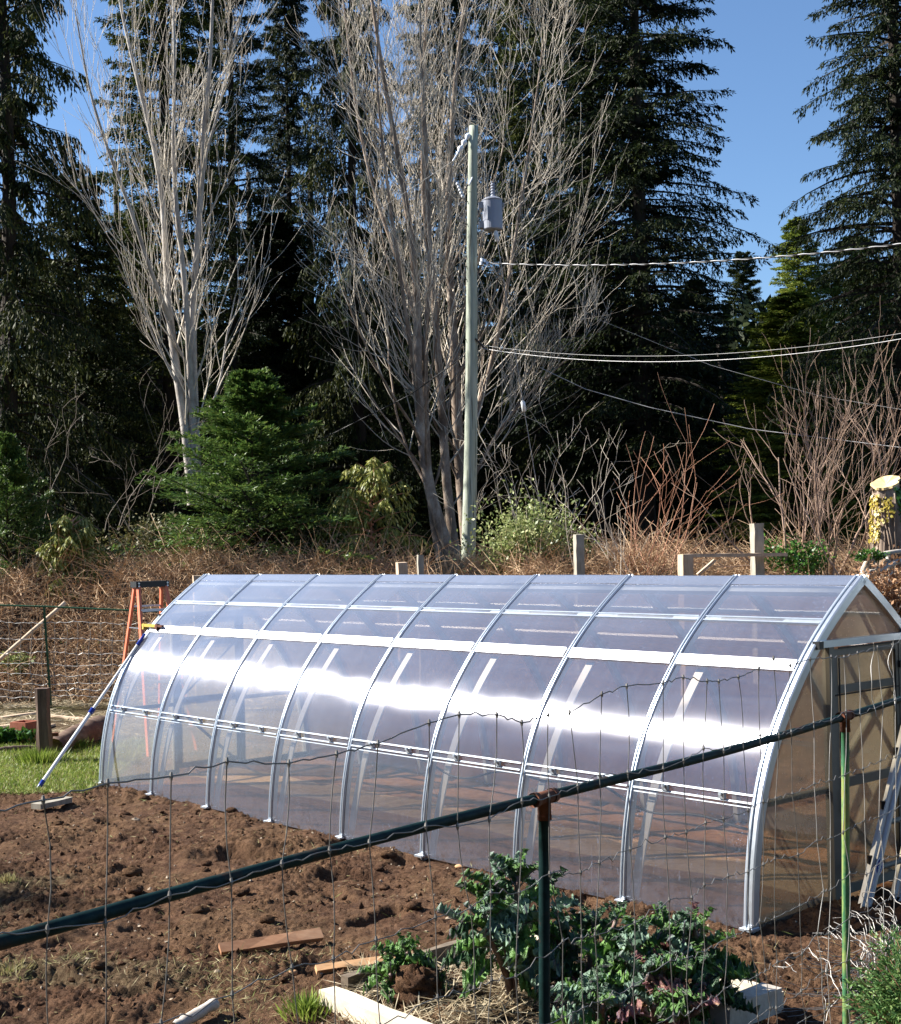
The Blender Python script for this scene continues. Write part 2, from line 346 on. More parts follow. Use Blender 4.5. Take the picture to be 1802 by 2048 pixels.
def m_sheet(name, gl, df, tint, gr=.17, an=.75, fw=.6, scat=(.58, .70, .95), graze=0.0):
    t = NT(name); c = t.coord('Object')
    lw = t.n('ShaderNodeLayerWeight'); lw.inputs[0].default_value = .35
    big = t.noise(t.mapping(c, (1.0, 1.3, 1.3)), 1.3, 2, .5)
    fl = t.noise(t.mapping(c, (60, .8, .8)), 1.0, 2, .5)        # flutes running up the sheet
    nb = t.bump(big, .35, .035); nb = t.bump(fl, .10, .006, nb)
    dust = t.noise(c, 7, 6, .75); spots = t.ramp(t.noise(c, 55, 2, .5), [(.70, (0, 0, 0)), (.76, (1, 1, 1))])
    streak = t.noise(t.mapping(c, (14, .7, .7)), 1.0, 4, .65)
    tr = t.n('ShaderNodeBsdfTransparent'); tr.inputs[0].default_value = tint + (1,)
    di = t.n('ShaderNodeBsdfDiffuse'); di.inputs[0].default_value = scat + (1,); tl = t.n('ShaderNodeBsdfTranslucent'); tl.inputs[0].default_value = scat + (1,)
    t.l(nb, di.inputs['Normal'])
    dm = t.n('ShaderNodeMixShader'); dm.inputs[0].default_value = .5; t.l(di.outputs[0], dm.inputs[1]); t.l(tl.outputs[0], dm.inputs[2])
    m1 = t.n('ShaderNodeMixShader')
    xyz = t.n('ShaderNodeSeparateXYZ'); t.l(c, xyz.inputs[0]); low = t.math('SUBTRACT', 1.0, t.math('MULTIPLY', xyz.outputs[2], 5.0), True); mud = t.math('MULTIPLY', low, t.ramp(t.noise(c, 11, 6, .75), [(.42, (0, 0, 0)), (.6, (1, 1, 1))]))
    mc = t.mix(mud, scat, (.16, .10, .065)); t.l(mc, di.inputs[0]); t.l(mc, tl.inputs[0])
    f = t.math('MULTIPLY', t.math('ADD', t.math('MULTIPLY', dust, .6), t.math('MULTIPLY', streak, 1.1)), df * 1.25)
    f = t.math('ADD', f, t.math('MULTIPLY', spots, .22), True)
    sc1 = t.noise(t.mapping(c, (9, 9, 1.2), (.5, .3, .9)), 3.0, 1, .4); scr = t.ramp(sc1, [(.497, (0, 0, 0)), (.5, (1, 1, 1)), (.503, (0, 0, 0))])
    patch = t.ramp(t.noise(c, 1.7, 2, .5), [(.5, (0, 0, 0)), (.6, (1, 1, 1))]); f = t.math('ADD', f, t.math('MULTIPLY', t.math('MULTIPLY', scr, patch), .35), True)
    drops = t.n('ShaderNodeTexVoronoi'); t.l(c, drops.inputs['Vector']); drops.inputs['Scale'].default_value = 42; dr_ = t.ramp(drops.outputs['Distance'], [(.10, (1, 1, 1)), (.16, (0, 0, 0))])
    pd = t.ramp(t.noise(c, 2.6, 3, .6), [(.52, (0, 0, 0)), (.62, (1, 1, 1))]); f = t.math('ADD', f, t.math('MULTIPLY', t.math('MULTIPLY', dr_, pd), .5), True)
    f = t.math('ADD', f, t.math('MULTIPLY', mud, .4), True)
    band_ = t.noise(t.mapping(c, (.35, 1, 9)), 1.0, 4, .6); f = t.math('ADD', f, t.math('MULTIPLY', t.math('ADD', band_, -.5, True), .22), True)
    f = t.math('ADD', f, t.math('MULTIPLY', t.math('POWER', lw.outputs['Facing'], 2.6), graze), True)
    t.l(f, m1.inputs[0]); t.l(tr.outputs[0], m1.inputs[1]); t.l(dm.outputs[0], m1.inputs[2])
    g = t.n('ShaderNodeBsdfAnisotropic'); g.inputs['Color'].default_value = (.92, .92, 1, 1)
    g.inputs['Roughness'].default_value = gr; g.inputs['Anisotropy'].default_value = an; g.inputs['Rotation'].default_value = .25
    cv = t.n('ShaderNodeCombineXYZ')
    for k in range(3): cv.inputs[k].default_value = float(LX[k])
    t.l(cv.outputs[0], g.inputs['Tangent']); t.l(nb, g.inputs['Normal'])
    fr = t.math('ADD', t.math('MULTIPLY', lw.outputs['Fresnel'], fw), gl, True)
    m2 = t.n('ShaderNodeMixShader'); t.l(fr, m2.inputs[0]); t.l(m1.outputs[0], m2.inputs[1]); t.l(g.outputs[0], m2.inputs[2])
    t.l(m2.outputs[0], t.out.inputs[0]); return t.m
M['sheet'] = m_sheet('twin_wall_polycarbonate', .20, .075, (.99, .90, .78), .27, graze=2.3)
M['sheet_end'] = m_sheet('end_wall_polycarbonate', .015, .30, (.84, .82, .74), .3, .0, .25, (.52, .48, .38))
M['alu_rail'] = m_alu('bright_cover_rail', (.78, .80, .84), .52)
M['black_plastic'] = m_var('black_plastic', (.012, .012, .014), (.03, .03, .032), 8, .45, 0, .1)

TZ = {'low': arch_at_z(.758), 'mid': arch_at_z(1.527), 'up': arch_at_z(1.79), 'top': arch_at_z(1.99)}
rng = np.random.default_rng(11)
# curved cover sheets, one lower and one upper per bay and side
for side in (0, 1):
    for bay in range(8):
        for (t0, t1) in ((.0, TZ['mid']), (TZ['mid'], 1.0)):
            nu, nv = 14, 30 if t0 == 0 else 22
            uu = np.linspace(bay + .012, bay + .988, nu); vv = np.linspace(t0, t1, nv)
            p = prof(vv, 0.012, side == 1)
            U, V = np.meshgrid(uu, vv)
            a = (np.sin(np.pi * (U - bay)) * .006 + .006 * pn(U * 1.2, V * 4, 40 + side))
            pp = np.stack([prof(vv, .012, side == 1) for _ in range(nu)], 1)
            nn = (prof(vv, .112, side == 1) - p) / .1
            pp = pp + nn[:, None] * (a * np.sin(np.pi * (V - t0) / (t1 - t0)) ** .4)[..., None]
            P = np.stack((U, pp[..., 0], pp[..., 1]), -1)
            mb = MB(); i, j = np.meshgrid(np.arange(nv - 1), np.arange(nu - 1), indexing='ij'); b = i * nu + j
            f = np.stack((b, b + 1, b + nu + 1, b + nu), -1).reshape(-1, 4)
            mb.add(P.reshape(-1, 3), f if side == 0 else f[:, ::-1])
            mb.build('cover_sheet', M['sheet'], gh, smooth=True)
# ribs: channel section, raised edges
def sweep(mb, x0, sec, t0=0, t1=1, far=False, n=36):
    """sweep a section [(along, outward)] up the arch"""
    tt = np.linspace(t0, t1, n); k = len(sec); rows = []
    for (a, o) in sec:
        p = prof(tt, o, far); rows.append(np.stack((np.full(n, x0 + a), p[:, 0], p[:, 1]), -1))
    P = np.stack(rows, 1).reshape(-1, 3)
    i, j = np.meshgrid(np.arange(n - 1), np.arange(k), indexing='ij'); q = (j + 1) % k
    f = np.stack((i * k + j, i * k + q, (i + 1) * k + q, (i + 1) * k + j), -1).reshape(-1, 4)
    if far: f = f[:, ::-1]
    mb.add(P, f)
    mb.add(P[:k], [tuple(range(k))]); mb.add(P[-k:], [tuple(range(k))[::-1]])
def ribsec(w_): return [(-w_, -.035), (-w_, .020), (-w_ * .72, .026), (-w_ * .45, .026), (-w_ * .40, .016), (w_ * .40, .016), (w_ * .45, .026), (w_ * .72, .026), (w_, .020), (w_, -.035)]
for k in range(9):
    w_ = .036 if k in (0, 8) else .022
    mb = MB(); sweep(mb, k, ribsec(w_), TZ['low'] * 0, 1, False, 44); sweep(mb, k, ribsec(w_), 0, 1, True, 44)
    r = mb.build('rib', M['alu'], gh, smooth=False)
    mb = MB(); mb.box((k, -.01, .012), (.085, .10, .014)); mb.box((k, .005, -.03), (.05, .03, .10)); mb.box((k + .02, -.03, .025), (.03, .012, .03))
    mb.build('foot_plate', M['alu'], r)
M['streak_white'] = m_var('white_streak_sticker', (.80, .82, .86), (.92, .93, .95), 20, .55, 0, .1, stretch=(1, 1, .1))
# added white strips, foot to mid rail, shaped as the reflection streak by each rib
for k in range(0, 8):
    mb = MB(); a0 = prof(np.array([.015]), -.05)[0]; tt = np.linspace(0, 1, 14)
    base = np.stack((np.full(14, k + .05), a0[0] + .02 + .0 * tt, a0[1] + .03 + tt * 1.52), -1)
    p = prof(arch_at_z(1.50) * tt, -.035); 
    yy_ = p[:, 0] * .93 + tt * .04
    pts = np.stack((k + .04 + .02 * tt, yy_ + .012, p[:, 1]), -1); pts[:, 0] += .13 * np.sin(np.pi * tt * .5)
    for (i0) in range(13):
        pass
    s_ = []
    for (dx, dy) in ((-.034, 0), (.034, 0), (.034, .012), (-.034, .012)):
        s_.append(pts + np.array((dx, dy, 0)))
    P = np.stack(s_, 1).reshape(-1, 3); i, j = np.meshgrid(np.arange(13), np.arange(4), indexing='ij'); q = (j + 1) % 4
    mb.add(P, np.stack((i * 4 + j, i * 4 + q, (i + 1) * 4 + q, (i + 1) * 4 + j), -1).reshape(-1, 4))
    mb.build('reflection_streak', M['streak_white'], gh)
# purlins, one length per bay
def purlin(kind, side):
    t = TZ[kind]; far = side == 1
    for b_ in range(8):
        mb = MB(); x0, x1 = b_ + .03, b_ + .97
        if kind == 'mid': strips = [(-.030, .030, .022, .034), (-.040, -.030, .016, .026), (.030, .036, .016, .040)]
        elif kind == 'low': strips = [(-.030, -.018, .016, .030), (.018, .030, .016, .030), (-.052, -.046, .012, .018)]
        elif kind == 'up': strips = [(-.026, -.016, .012, .028), (-.016, .014, .008, .016), (.014, .024, .012, .026)]
        else: strips = [(-.022, .022, -.03, .004)]
        for (a, b2, o0, o1) in strips:
            ta, tb = t + a / SL, t + b2 / SL
            q = [prof(ta, o0, far), prof(tb, o0, far), prof(tb, o1, far), prof(ta, o1, far)]
            V = [(x, float(p[0]), float(p[1])) for x in (x0, x1) for p in q]
            mb.add(V, [(0, 1, 2, 3), (7, 6, 5, 4), (0, 4, 5, 1), (1, 5, 6, 2), (2, 6, 7, 3), (3, 7, 4, 0)])
        o = mb.build('purlin', M['alu_rail'] if kind == 'mid' else M['alu'], gh)
        if kind == 'low' and not far:
            for xx in (.3, .75):
                m2 = MB(); c = prof(t, .036); m2.box((b_ + xx, c[0], c[1]), (.045, .022, .04)); m2.tube([(b_ + xx, c[0] - .012, c[1] + .012), (b_ + xx, c[0] - .03, c[1] + .014)], .012, 6)
                m2.build('clip', M['alu'], o)
for kd in ('low', 'mid', 'up', 'top'):
    for sd_ in (0, 1): purlin(kd, sd_)
# overlapping folded ridge caps
for b_ in range(8):
    mb = MB(); z = 2.070 + (.004 if b_ % 2 else 0)
    V = []
    for x in (b_ - .02, b_ + 1.01):
        V += [(x, GW / 2 - .10, z - .045), (x, GW / 2, z + .016), (x, GW / 2 + .10, z - .045), (x, GW / 2 + .10, z - .050), (x, GW / 2, z + .009), (x, GW / 2 - .10, z - .050)]
    mb.add(V, [(0, 6, 7, 1), (1, 7, 8, 2), (2, 8, 9, 3), (3, 9, 10, 4), (4, 10, 11, 5), (5, 11, 6, 0)])
    mb.build('ridge_cap', M['sheet'], gh)
# end walls (x = 8 faces the camera side, x = 0 the far left)
M['rubber'] = m_var('black_gasket', (.01, .01, .01), (.02, .02, .02), 8, .6)
def bx(mb, x, y0, y1, z0, z1, dx=.03): mb.box((x, (y0 + y1) / 2, (z0 + z1) / 2), (dx, abs(y1 - y0), abs(z1 - z0)))
for xe in (8.0, 0.0):
    sg = 1 if xe else -1
    t = np.linspace(0, 1, 40); near = prof(t, -.012); 
    def strip(y0, y1, z0=0.0, z1=None, n=16, gap=0):
        yy_ = np.linspace(y0, y1, n); full = np.concatenate((near, np.stack((GW - near[::-1, 0], near[::-1, 1]), -1)[1:]))
        top = np.interp(yy_, full[:, 0], full[:, 1])
        if z1 is not None: top = np.minimum(top, z1)
        bot = np.full(n, z0); top = np.maximum(top, bot + .002)
        V = [(xe + sg * .012, y, z) for y, z in zip(yy_, bot)] + [(xe + sg * .012, y, z) for y, z in zip(yy_, top)]
        m_ = MB(); m_.add(V, [(i, i + 1, n + i + 1, n + i) for i in range(n - 1)]); return m_
    strip(.0, .85).build('end_sheet', M['sheet_end'], gh); strip(GW - .85, GW).build('end_sheet', M['sheet_end'], gh)
    strip(.80, GW - .80, 1.69).build('gable_sheet', M['sheet_end'], gh)
    mb = MB(); ya = float(prof(arch_at_z(1.66), 0)[0]) + .03; bx(mb, xe + sg * .03, ya - .02, GW - ya + .02, 1.645, 1.69, .05); o = mb.build('gable_bar', M['alu'], gh)
    mb = MB(); mb.box((xe + sg * .035, ya - .03, 1.663), (.05, .05, .05)); mb.build('end_cap', M['black_plastic'], o)
    for y_ in (.87, 1.70):
        mb = MB(); bx(mb, xe + sg * .015, y_ - .028, y_ + .028, 0, 1.643, .055); mb.build('door_post', M['alu_dull'], gh)
    for (y0, y1) in ((.14, .84), (1.73, GW - .14)):
        mb = MB(); bx(mb, xe - sg * .012, y0, y1, .71, .75, .03); mb.build('end_rail', M['alu_dull'], gh)
        mb = MB(); bx(mb, xe - sg * .03, y0 - .1, y1 + (.1 if y0 > 1.5 else 0), .0, .045, .04); mb.build('sill_bar', M['black_plastic'], gh)
    dr = MB(); bx(dr, xe + sg * .012, .92, 1.65, .06, 1.60, .004); d_ = dr.build('door', M['sheet_end'], gh)
    fr = MB()
    for (a, b_, c_, e_) in ((.902, .940, .045, 1.625), (1.632, 1.669, .045, 1.625)): bx(fr, xe + sg * .02, a, b_, c_, e_, .035)
    for (c_, e_) in ((.045, .10), (.73, .79), (1.585, 1.625), (1.34, 1.39)): bx(fr, xe + sg * .02, .942, 1.630, c_, e_, .03)
    fr.build('door_frame', M['alu_dull'], d_)
    ga = MB(); bx(ga, xe + sg * .040, .905, 1.665, 1.327, 1.336, .008); bx(ga, xe + sg * .045, .945, 1.66, 1.628, 1.638, .008); bx(ga, xe + sg * .044, .944, .952, .55, 1.58, .008); bx(ga, xe + sg * .044, 1.615, 1.622, .1, 1.58, .008); ga.build('gasket', M['rubber'], d_)
    br = MB(); br.beam((xe - sg * .015, .96, .62), (xe - sg * .015, 1.60, .06), .045, .02, (0, 1, 0)); br.beam((xe - sg * .015, .96, .82), (xe - sg * .015, 1.60, 1.33), .035, .02, (0, 1, 0)); br.build('brace', M['alu_dull'], d_)
    hd = MB(); hd.tube([(xe + sg * .03, .925, .72), (xe + sg * .075, .925, .72), (xe + sg * .075, .925, .59), (xe + sg * .03, .925, .59)], .008, 6); hd.build('handle', M['black_plastic'], d_)
    for zz in (.3, 1.05, 1.48):
        hg = MB(); hg.box((xe + sg * .045, 1.69, zz), (.02, .05, .045)); hg.build('hinge', M['black_plastic'], d_)
# ================================================================ NEAR WIRE FENCE
def m_pipe():
    t = NT('painted_rusty_pipe'); c = t.coord('Object'); n = t.noise(c, 5, 5, .7); n2 = t.noise(c, 22, 4, .7)
    col = t.ramp(n2, [(.35, (.003, .012, .012)), (.6, (.006, .024, .024)), (.8, (.02, .045, .035))])
    col = t.mix(t.ramp(n, [(.55, (0, 0, 0)), (.68, (1, 1, 1))]), col, (.05, .025, .015))
    return t.pbr(col, .55, 0, t.bump(n2, .4, .003), .12)
M['pipe'] = m_pipe()
def m_post():
    t = NT('peeling_green_post'); c = t.coord('Object'); n = t.noise(t.mapping(c, (1, 1, .35)), 7, 5, .75); n2 = t.noise(c, 30, 4, .7)
    col = t.ramp(n, [(.30, (.30, .16, .05)), (.45, (.22, .30, .09)), (.55, (.05, .16, .07)), (.72, (.035, .10, .075))])
    return t.pbr(col, .42, 0, t.bump(n2, .5, .003), .5)
M['post'] = m_post()
M['rust'] = m_var('rusty_fitting', (.07, .02, .010), (.17, .06, .026), 14, .85, 0, .8, bd=.004)
M['wire'] = m_var('weathered_fence_wire', (.13, .12, .11), (.26, .25, .235), 14, .5, .5, .2)
M['wire_light'] = m_var('bright_fence_wire', (.36, .35, .33), (.55, .53, .50), 14, .5, .3, .2)
ZR = 1.55; A = G(0, 1890, ZR); DR = G(1690, 1432, ZR) - A; DR /= np.linalg.norm(DR); DN = np.array((DR[1], -DR[0], 0)); rng = np.random.default_rng(5)
def fp(s, dz=0.0, off=0.0): return A + DR * s + DN * off + np.array((0, 0, dz))
def station(u):
    lo, hi = -2.0, 40.0
    for _ in range(60):
        m_ = (lo + hi) / 2
        if col_row(A + DR * m_)[0] < u: lo = m_
        else: hi = m_
    return (lo + hi) / 2
ST = [station(1088), station(1690)]
fence = thing('wire_fence', fp(ST[0]) * (1, 1, 0), 'wire mesh fence with dark green pipe top rail crossing in front of the greenhouse', 'fence')
ss = np.linspace(-1.6, 9.0, 60); P = fp(0)[None] + DR[None] * ss[:, None]; P[:, 2] += .012 * np.sin(ss * 1.3 + .4) + np.where(ss < .3, 0, 0) 
MB().tube(P, .0165, 12).build('top_rail', M['pipe'], fence, smooth=True)
for k, s_ in enumerate(ST + [ST[1] + 3.2]):
    b0 = fp(s_); lean = np.array((-.035, 0, 0)) if k < 2 else np.zeros(3)
    mb = MB(); zz = np.linspace(0, 1, 10); pts = b0 + (np.array((lean[0], lean[1], -b0[2] - .1)))[None] * zz[:, None]; pts[:, 2] -= .02 * (1 - zz)
    o = mb.tube(pts, .018, 12).build('post', M['pipe'] if k != 1 else M['post'], fence, smooth=True)
    mb = MB(); mb.tube([b0 - DR * .055, b0 - DR * .05, b0 + DR * .05, b0 + DR * .055], [.018, .021, .021, .018], 12); 
    mb.tube([b0 - DR * .058, b0 - DR * .040], .024, 12); mb.tube([b0 + DR * .040, b0 + DR * .058], .024, 12)
    mb.tube([b0 + (0, 0, -.01), b0 + (0, 0, -.070)], .022, 12); mb.tube([b0 + (0, 0, -.055), b0 + (0, 0, -.070)], .023, 12)
    mb.build('tee_fitting', M['rust'], o, smooth=True)
Hrow = [.285, .012, -.25, -.49, -.71, -.90, -1.07, -1.22, -1.34, -1.45]
us = [70, 190, 340, 445, 560, 655, 757, 845, 910, 975, 1035, 1090, 1137, 1185]
st = []
for u_ in us: st.append(station(u_))
st = [st[0] - .17 * k for k in range(8, 0, -1)] + st
while st[-1] < 8.6: st.append(st[-1] + .175 * rng.uniform(.75, 1.25))
rowoff = {}
def rowpt(r, i):
    if (r, i) not in rowoff: rowoff[(r, i)] = (rng.normal(0, .009), rng.normal(0, .012) + (.02 * math.sin(i * .9 + r) if r == 0 else 0))
    a, b_ = rowoff[(r, i)]; s_ = st[i] + a * 2.0 + (.0 if r else 0)
    lean = .012 * r * math.sin(i * 1.7)
    return fp(s_ + lean, Hrow[r] + b_, .0225 if r != 1 else .024)
for r in range(len(Hrow)):
    pts = []
    for i in range(len(st)):
        p = rowpt(r, i); pts.append(p)
        if i < len(st) - 1:
            q = rowpt(r, i + 1)
            kk = rng.choice((0, .4, 1, -1, 1.3))
            for f_ in (.3, .42, .6, .75): pts.append(p + (q - p) * f_ + np.array((0, 0, (.009 if f_ in (.42,) else -.004) * kk + rng.normal(0, .003))) * (1.0 if r > 1 else .5))
    MB().tube(np.array(pts), .0017 if r else .0021, 5).build('wire', M['wire'], fence, smooth=True)
kn = MB()
for i in range(len(st)):
    key = [rowpt(r, i) for r in range(len(Hrow))]; pts = []
    for r in range(len(key) - 1):
        p, q = key[r], key[r + 1]; w_ = rng.normal(0, .010 if r == 0 else .006)
        for f_ in (0, .35, .7): pts.append(p + (q - p) * f_ + DR * w_ * math.sin(math.pi * f_))
    pts.append(key[-1]); bright = st[i] > ST[1] - .6
    o = MB().tube(np.array(pts), .0016, 5).build('wire', M['wire_light'] if bright else M['wire'], fence, smooth=True)
    for p in key: kn.tube([p + (0, 0, .010), p, p - (0, 0, .010)], [.003, .0055, .003], 5)
kn.build('wire_knots', M['wire'], fence)['kind'] = 'stuff'
# loose twisted ends near the right
for q in range(7):
    mb = MB(); s_ = ST[1] + .25 + q * .22; n = 14; t = np.linspace(0, 1, n); z0 = .31 if q < 4 else -.1
    pts = np.stack([fp(s_ + .05 * q * a + .03 * math.sin(9 * a + q), z0 - a * (.34 + .25 * (q > 3)), .03 + .01 * math.cos(12 * a)) for a in t]); mb.tube(pts, .0018, 5); mb.build('loose_wire', M['wire_light'], fence, smooth=True)

# ================================================================ LADDERS AND POLE PROP
M['orange'] = m_var('orange_fibreglass', (.60, .15, .075), (.74, .22, .12), 6, .45, 0, .1)
M['grey_step'] = m_alu('ladder_step_metal', (.40, .43, .50), .4)
def stepladder():
    c = W(300, 1168, 15.2); x0, y0, zt = c[0], c[1], c[2]
    L = thing('stepladder', (x0, y0, 0), 'orange fibreglass stepladder with black top cap standing behind the left end of the greenhouse', 'ladder')
    fw = np.array((.55, -.83, 0)); sd2 = np.array((.83, .55, 0)); T = np.array((x0, y0, zt))
    m = MB(); R = np.stack((sd2, fw * -1, (0, 0, 1)), 1); m.box(T, (.42, .19, .07), R); cap = m.build('top_cap', M['black_plastic'], L)
    m = MB()
    for a in (-1, 1):
        for q in (.03, -.05): m.tube([T + sd2 * (.18 * a) + fw * .10 + (0, 0, q * .4), T + sd2 * (.18 * a) + fw * .112 + (0, 0, q * .4)], .012, 6)
    m.build('rivet', M['alu'], cap)
    rails = []
    for a in (-1, 1):
        for f_, sp in ((1, .62), (-1, .55)):
            m = MB(); top = T + sd2 * (.17 * a) + fw * (.06 * f_) + (0, 0, -.03); bot = np.array((x0, y0, 0)) + sd2 * (.30 * a) + fw * (sp * f_)
            m.beam(top, bot, .075 if f_ == 1 else .05, .03, sd2); m.build('leg', M['orange'], L); rails.append((top, bot))
    for k in range(1, 7):
        m = MB(); t = k / 7.0; p = rails[0][0] + (rails[0][1] - rails[0][0]) * t; q = rails[2][0] + (rails[2][1] - rails[2][0]) * t
        m.beam(p, q, .08, .03); m.build('step', M['grey_step'], L)
    m = MB()
    for t in (.12, .45, .8): m.beam(rails[1][0] + (rails[1][1] - rails[1][0]) * t, rails[3][0] + (rails[3][1] - rails[3][0]) * t, .03, .02)
    m.build('back_brace', M['grey_step'], L)
    for a in (0, 2):
        m = MB(); p = rails[a][0] + (rails[a][1] - rails[a][0]) * .25; q = rails[a + 1][0] + (rails[a + 1][1] - rails[a + 1][0]) * .25; m.beam(p, q, .025, .008); m.build('spreader', M['grey_step'], L)
stepladder()

M['ladder_alu'] = m_alu('ladder_aluminium', (.60, .60, .60), .55)
def alu_ladder():
    b0 = G(1728, 1812); b0[1] -= .15; b0[0] -= .05; up = W0(1806, 1490, b0[1] + .30) - b0; up = up / np.linalg.norm(up); sdv = PY * .38
    L = thing('extension_ladder', b0, 'grey aluminium ladder leaning beside the greenhouse door with an oval blue sticker', 'ladder')
    for k in range(2):
        m = MB(); a = b0 + sdv * k; bb = a + up * 2.3; m.beam(a, bb, .02, .085, LX); 
        nrm = np.cross(up, LX); nrm /= np.linalg.norm(nrm)
        for q in (-1, 1): m.beam(a + nrm * .038 * q + LX * .012, bb + nrm * .038 * q + LX * .012, .035, .008, LX)
        o = m.build('side_rail', M['ladder_alu'], L)
        if k == 0:
            f1 = LX; c = a + up * .30 + LX * .036
            e1 = up; e2 = np.cross(LX, up); e2 /= np.linalg.norm(e2)
            def disc(ra, rb, off, n=24):
                th = np.linspace(0, 2 * np.pi, n, endpoint=False); V = [c + LX * off] + [c + LX * off + e1 * ra * math.cos(x) + e2 * rb * math.sin(x) for x in th]
                mm = MB(); mm.add(V, [(0, 1 + i, 1 + (i + 1) % n) for i in range(n)]); return mm
            s1 = disc(.062, .040, .0).build('sticker', bpy.data.materials['white_streak_sticker'], o)
            s2 = disc(.050, .030, .003).build('sticker_field', M['blue'], s1) if False else None
            m3 = disc(.050, .030, .003); m3.build('sticker_field', M['blue'], L)
            m4 = MB()
            for q, hh in ((-.027, .030), (-.008, .036), (.012, .036), (.030, .026)):
                cc_ = c + LX * .005 + e1 * q; m4.add([cc_ + e2 * hh * .5, cc_ + e2 * hh * .5 + e1 * .007, cc_ - e2 * hh * .5 + e1 * .007, cc_ - e2 * hh * .5], [(0, 1, 2, 3)])
            cc_ = c + LX * .005; m4.add([cc_ + e1 * -.03 + e2 * .004, cc_ + e1 * .035 + e2 * .004, cc_ + e1 * .035 - e2 * .002, cc_ + e1 * -.03 - e2 * .002], [(0, 1, 2, 3)])
            m4.build('sticker_letters', bpy.data.materials['white_streak_sticker'], L)
    for k in range(7):
        m = MB(); p = b0 + up * (.28 + .30 * k) + LX * .01; m.tube([p + sdv * .02, p + sdv * .98], .018, 8); m.build('rung', M['alu_dull'], L, smooth=True)
    for k in range(2):
        m = MB(); m.box(b0 + sdv * k + up * .01, (.05, .05, .04)); m.build('foot', M['black_plastic'], L)
    for k in range(4):
        m = MB(); p = b0 + up * (.34 + .36 * k) - LX * .02 - PY * .03; m.box(p, (.03, .03, .05)); m.build('lock', M['black_plastic'], L)
M['blue'] = m_var('blue_plastic', (.01, .03, .22), (.015, .04, .30), 6, .35, 0, .05)
alu_ladder()

# telescopic pole propping the left arch
a = G(72, 1583); top = W0(290, 1268, 14.86)
t_ = thing('prop_pole', a, 'white and blue telescopic pole propped from the soil to the left arch', 'pole')
M['white_pole'] = m_var('white_enamel', (.86, .85, .82), (.9, .89, .86), 5, .35, 0, .05, spec=.6)
mid = a + (top - a) * .5; d_ = (top - a) / np.linalg.norm(top - a)
MB().tube([a + d_ * .10, mid], .019, 10).build('outer_tube', M['white_pole'], t_, smooth=True)
MB().tube([mid, top - d_ * .12], .015, 10).build('inner_tube', M['white_pole'], t_, smooth=True)
MB().tube([mid - d_ * .03, mid + d_ * .03], .026, 10).build('lock_collar', M['blue'], t_, smooth=True)
MB().tube([a - d_ * .03, a + d_ * .05, a + d_ * .13], [.016, .022, .024], 10).build('grip', M['blue'], t_, smooth=True)
MB().tube([top - d_ * .14, top - d_ * .08, top - d_ * .0], [.018, .018, .012], 10).build('tip', M['blue'], t_, smooth=True)
# yellow clamp on the mid rail
M['yellow'] = m_var('worn_yellow_paint', (.50, .33, .05), (.62, .45, .10), 9, .5, 0, .2)
c = np.array(ORG) + LX * .10 + PY * float(prof(TZ['mid'], .05)[0]); c[2] = 1.527 + .05
R = np.stack((LX, PY, (0, 0, 1)), 1)
cl = thing('bar_clamp', c, 'yellow bar clamp gripping the mid rail at the left end of the greenhouse', 'clamp')
m = MB(); m.box(c + LX * -.05, (.30, .035, .028), R); m.build('bar', M['yellow'], cl)
m = MB(); m.box(c + LX * .09 + (0, 0, -.01), (.05, .05, .06), R, .7); m.box(c + LX * .15 + (0, 0, .0), (.10, .03, .02), R); m.build('jaw', M['rust'], cl)
m = MB(); m.box(c + LX * -.17 + (0, 0, -.01), (.03, .05, .06), R, .7); m.build('jaw', M['yellow'], cl)
# blue hose lying against the lower sheets inside
M['hose'] = m_var('dark_hose', (.03, .035, .05), (.05, .055, .075), 6, .4)
mb = MB(); n = 60; t = np.linspace(0, 1, n); x = 4.6 + 3.3 * t
z = .70 - .08 * t - .05 * np.sin(t * 9) + .03 * np.sin(t * 23)
yv = np.array([float(prof(arch_at_z(max(.05, zz)), -.06)[0]) for zz in z])
P = ORG[None] + LX[None] * x[:, None] + PY[None] * yv[:, None]; P[:, 2] = z
mb.tube(P, .009, 6); single('string_line', mb, M['hose'], 'thin dark cord sagging inside the greenhouse below its lower rail', 'cord', smooth=True)
# ================================================================ CONIFERS
M['bark'] = m_var('dark_conifer_bark', (.018, .014, .011), (.05, .038, .028), 4, .9, 0, .8, stretch=(1, 1, .15), bd=.05)
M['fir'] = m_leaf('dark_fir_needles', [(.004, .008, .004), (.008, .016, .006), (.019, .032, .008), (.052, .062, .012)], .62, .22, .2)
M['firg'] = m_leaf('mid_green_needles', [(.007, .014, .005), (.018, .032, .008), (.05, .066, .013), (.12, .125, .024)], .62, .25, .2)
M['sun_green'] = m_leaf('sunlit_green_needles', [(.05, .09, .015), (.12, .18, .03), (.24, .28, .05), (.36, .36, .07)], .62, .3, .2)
M['cedar'] = m_leaf('cedar_sprays', [(.005, .010, .004), (.014, .024, .007), (.042, .055, .013), (.11, .11, .026)], .62, .22, .2)
def unit(a): return a / (np.linalg.norm(a, axis=-1)[..., None] + 1e-9)
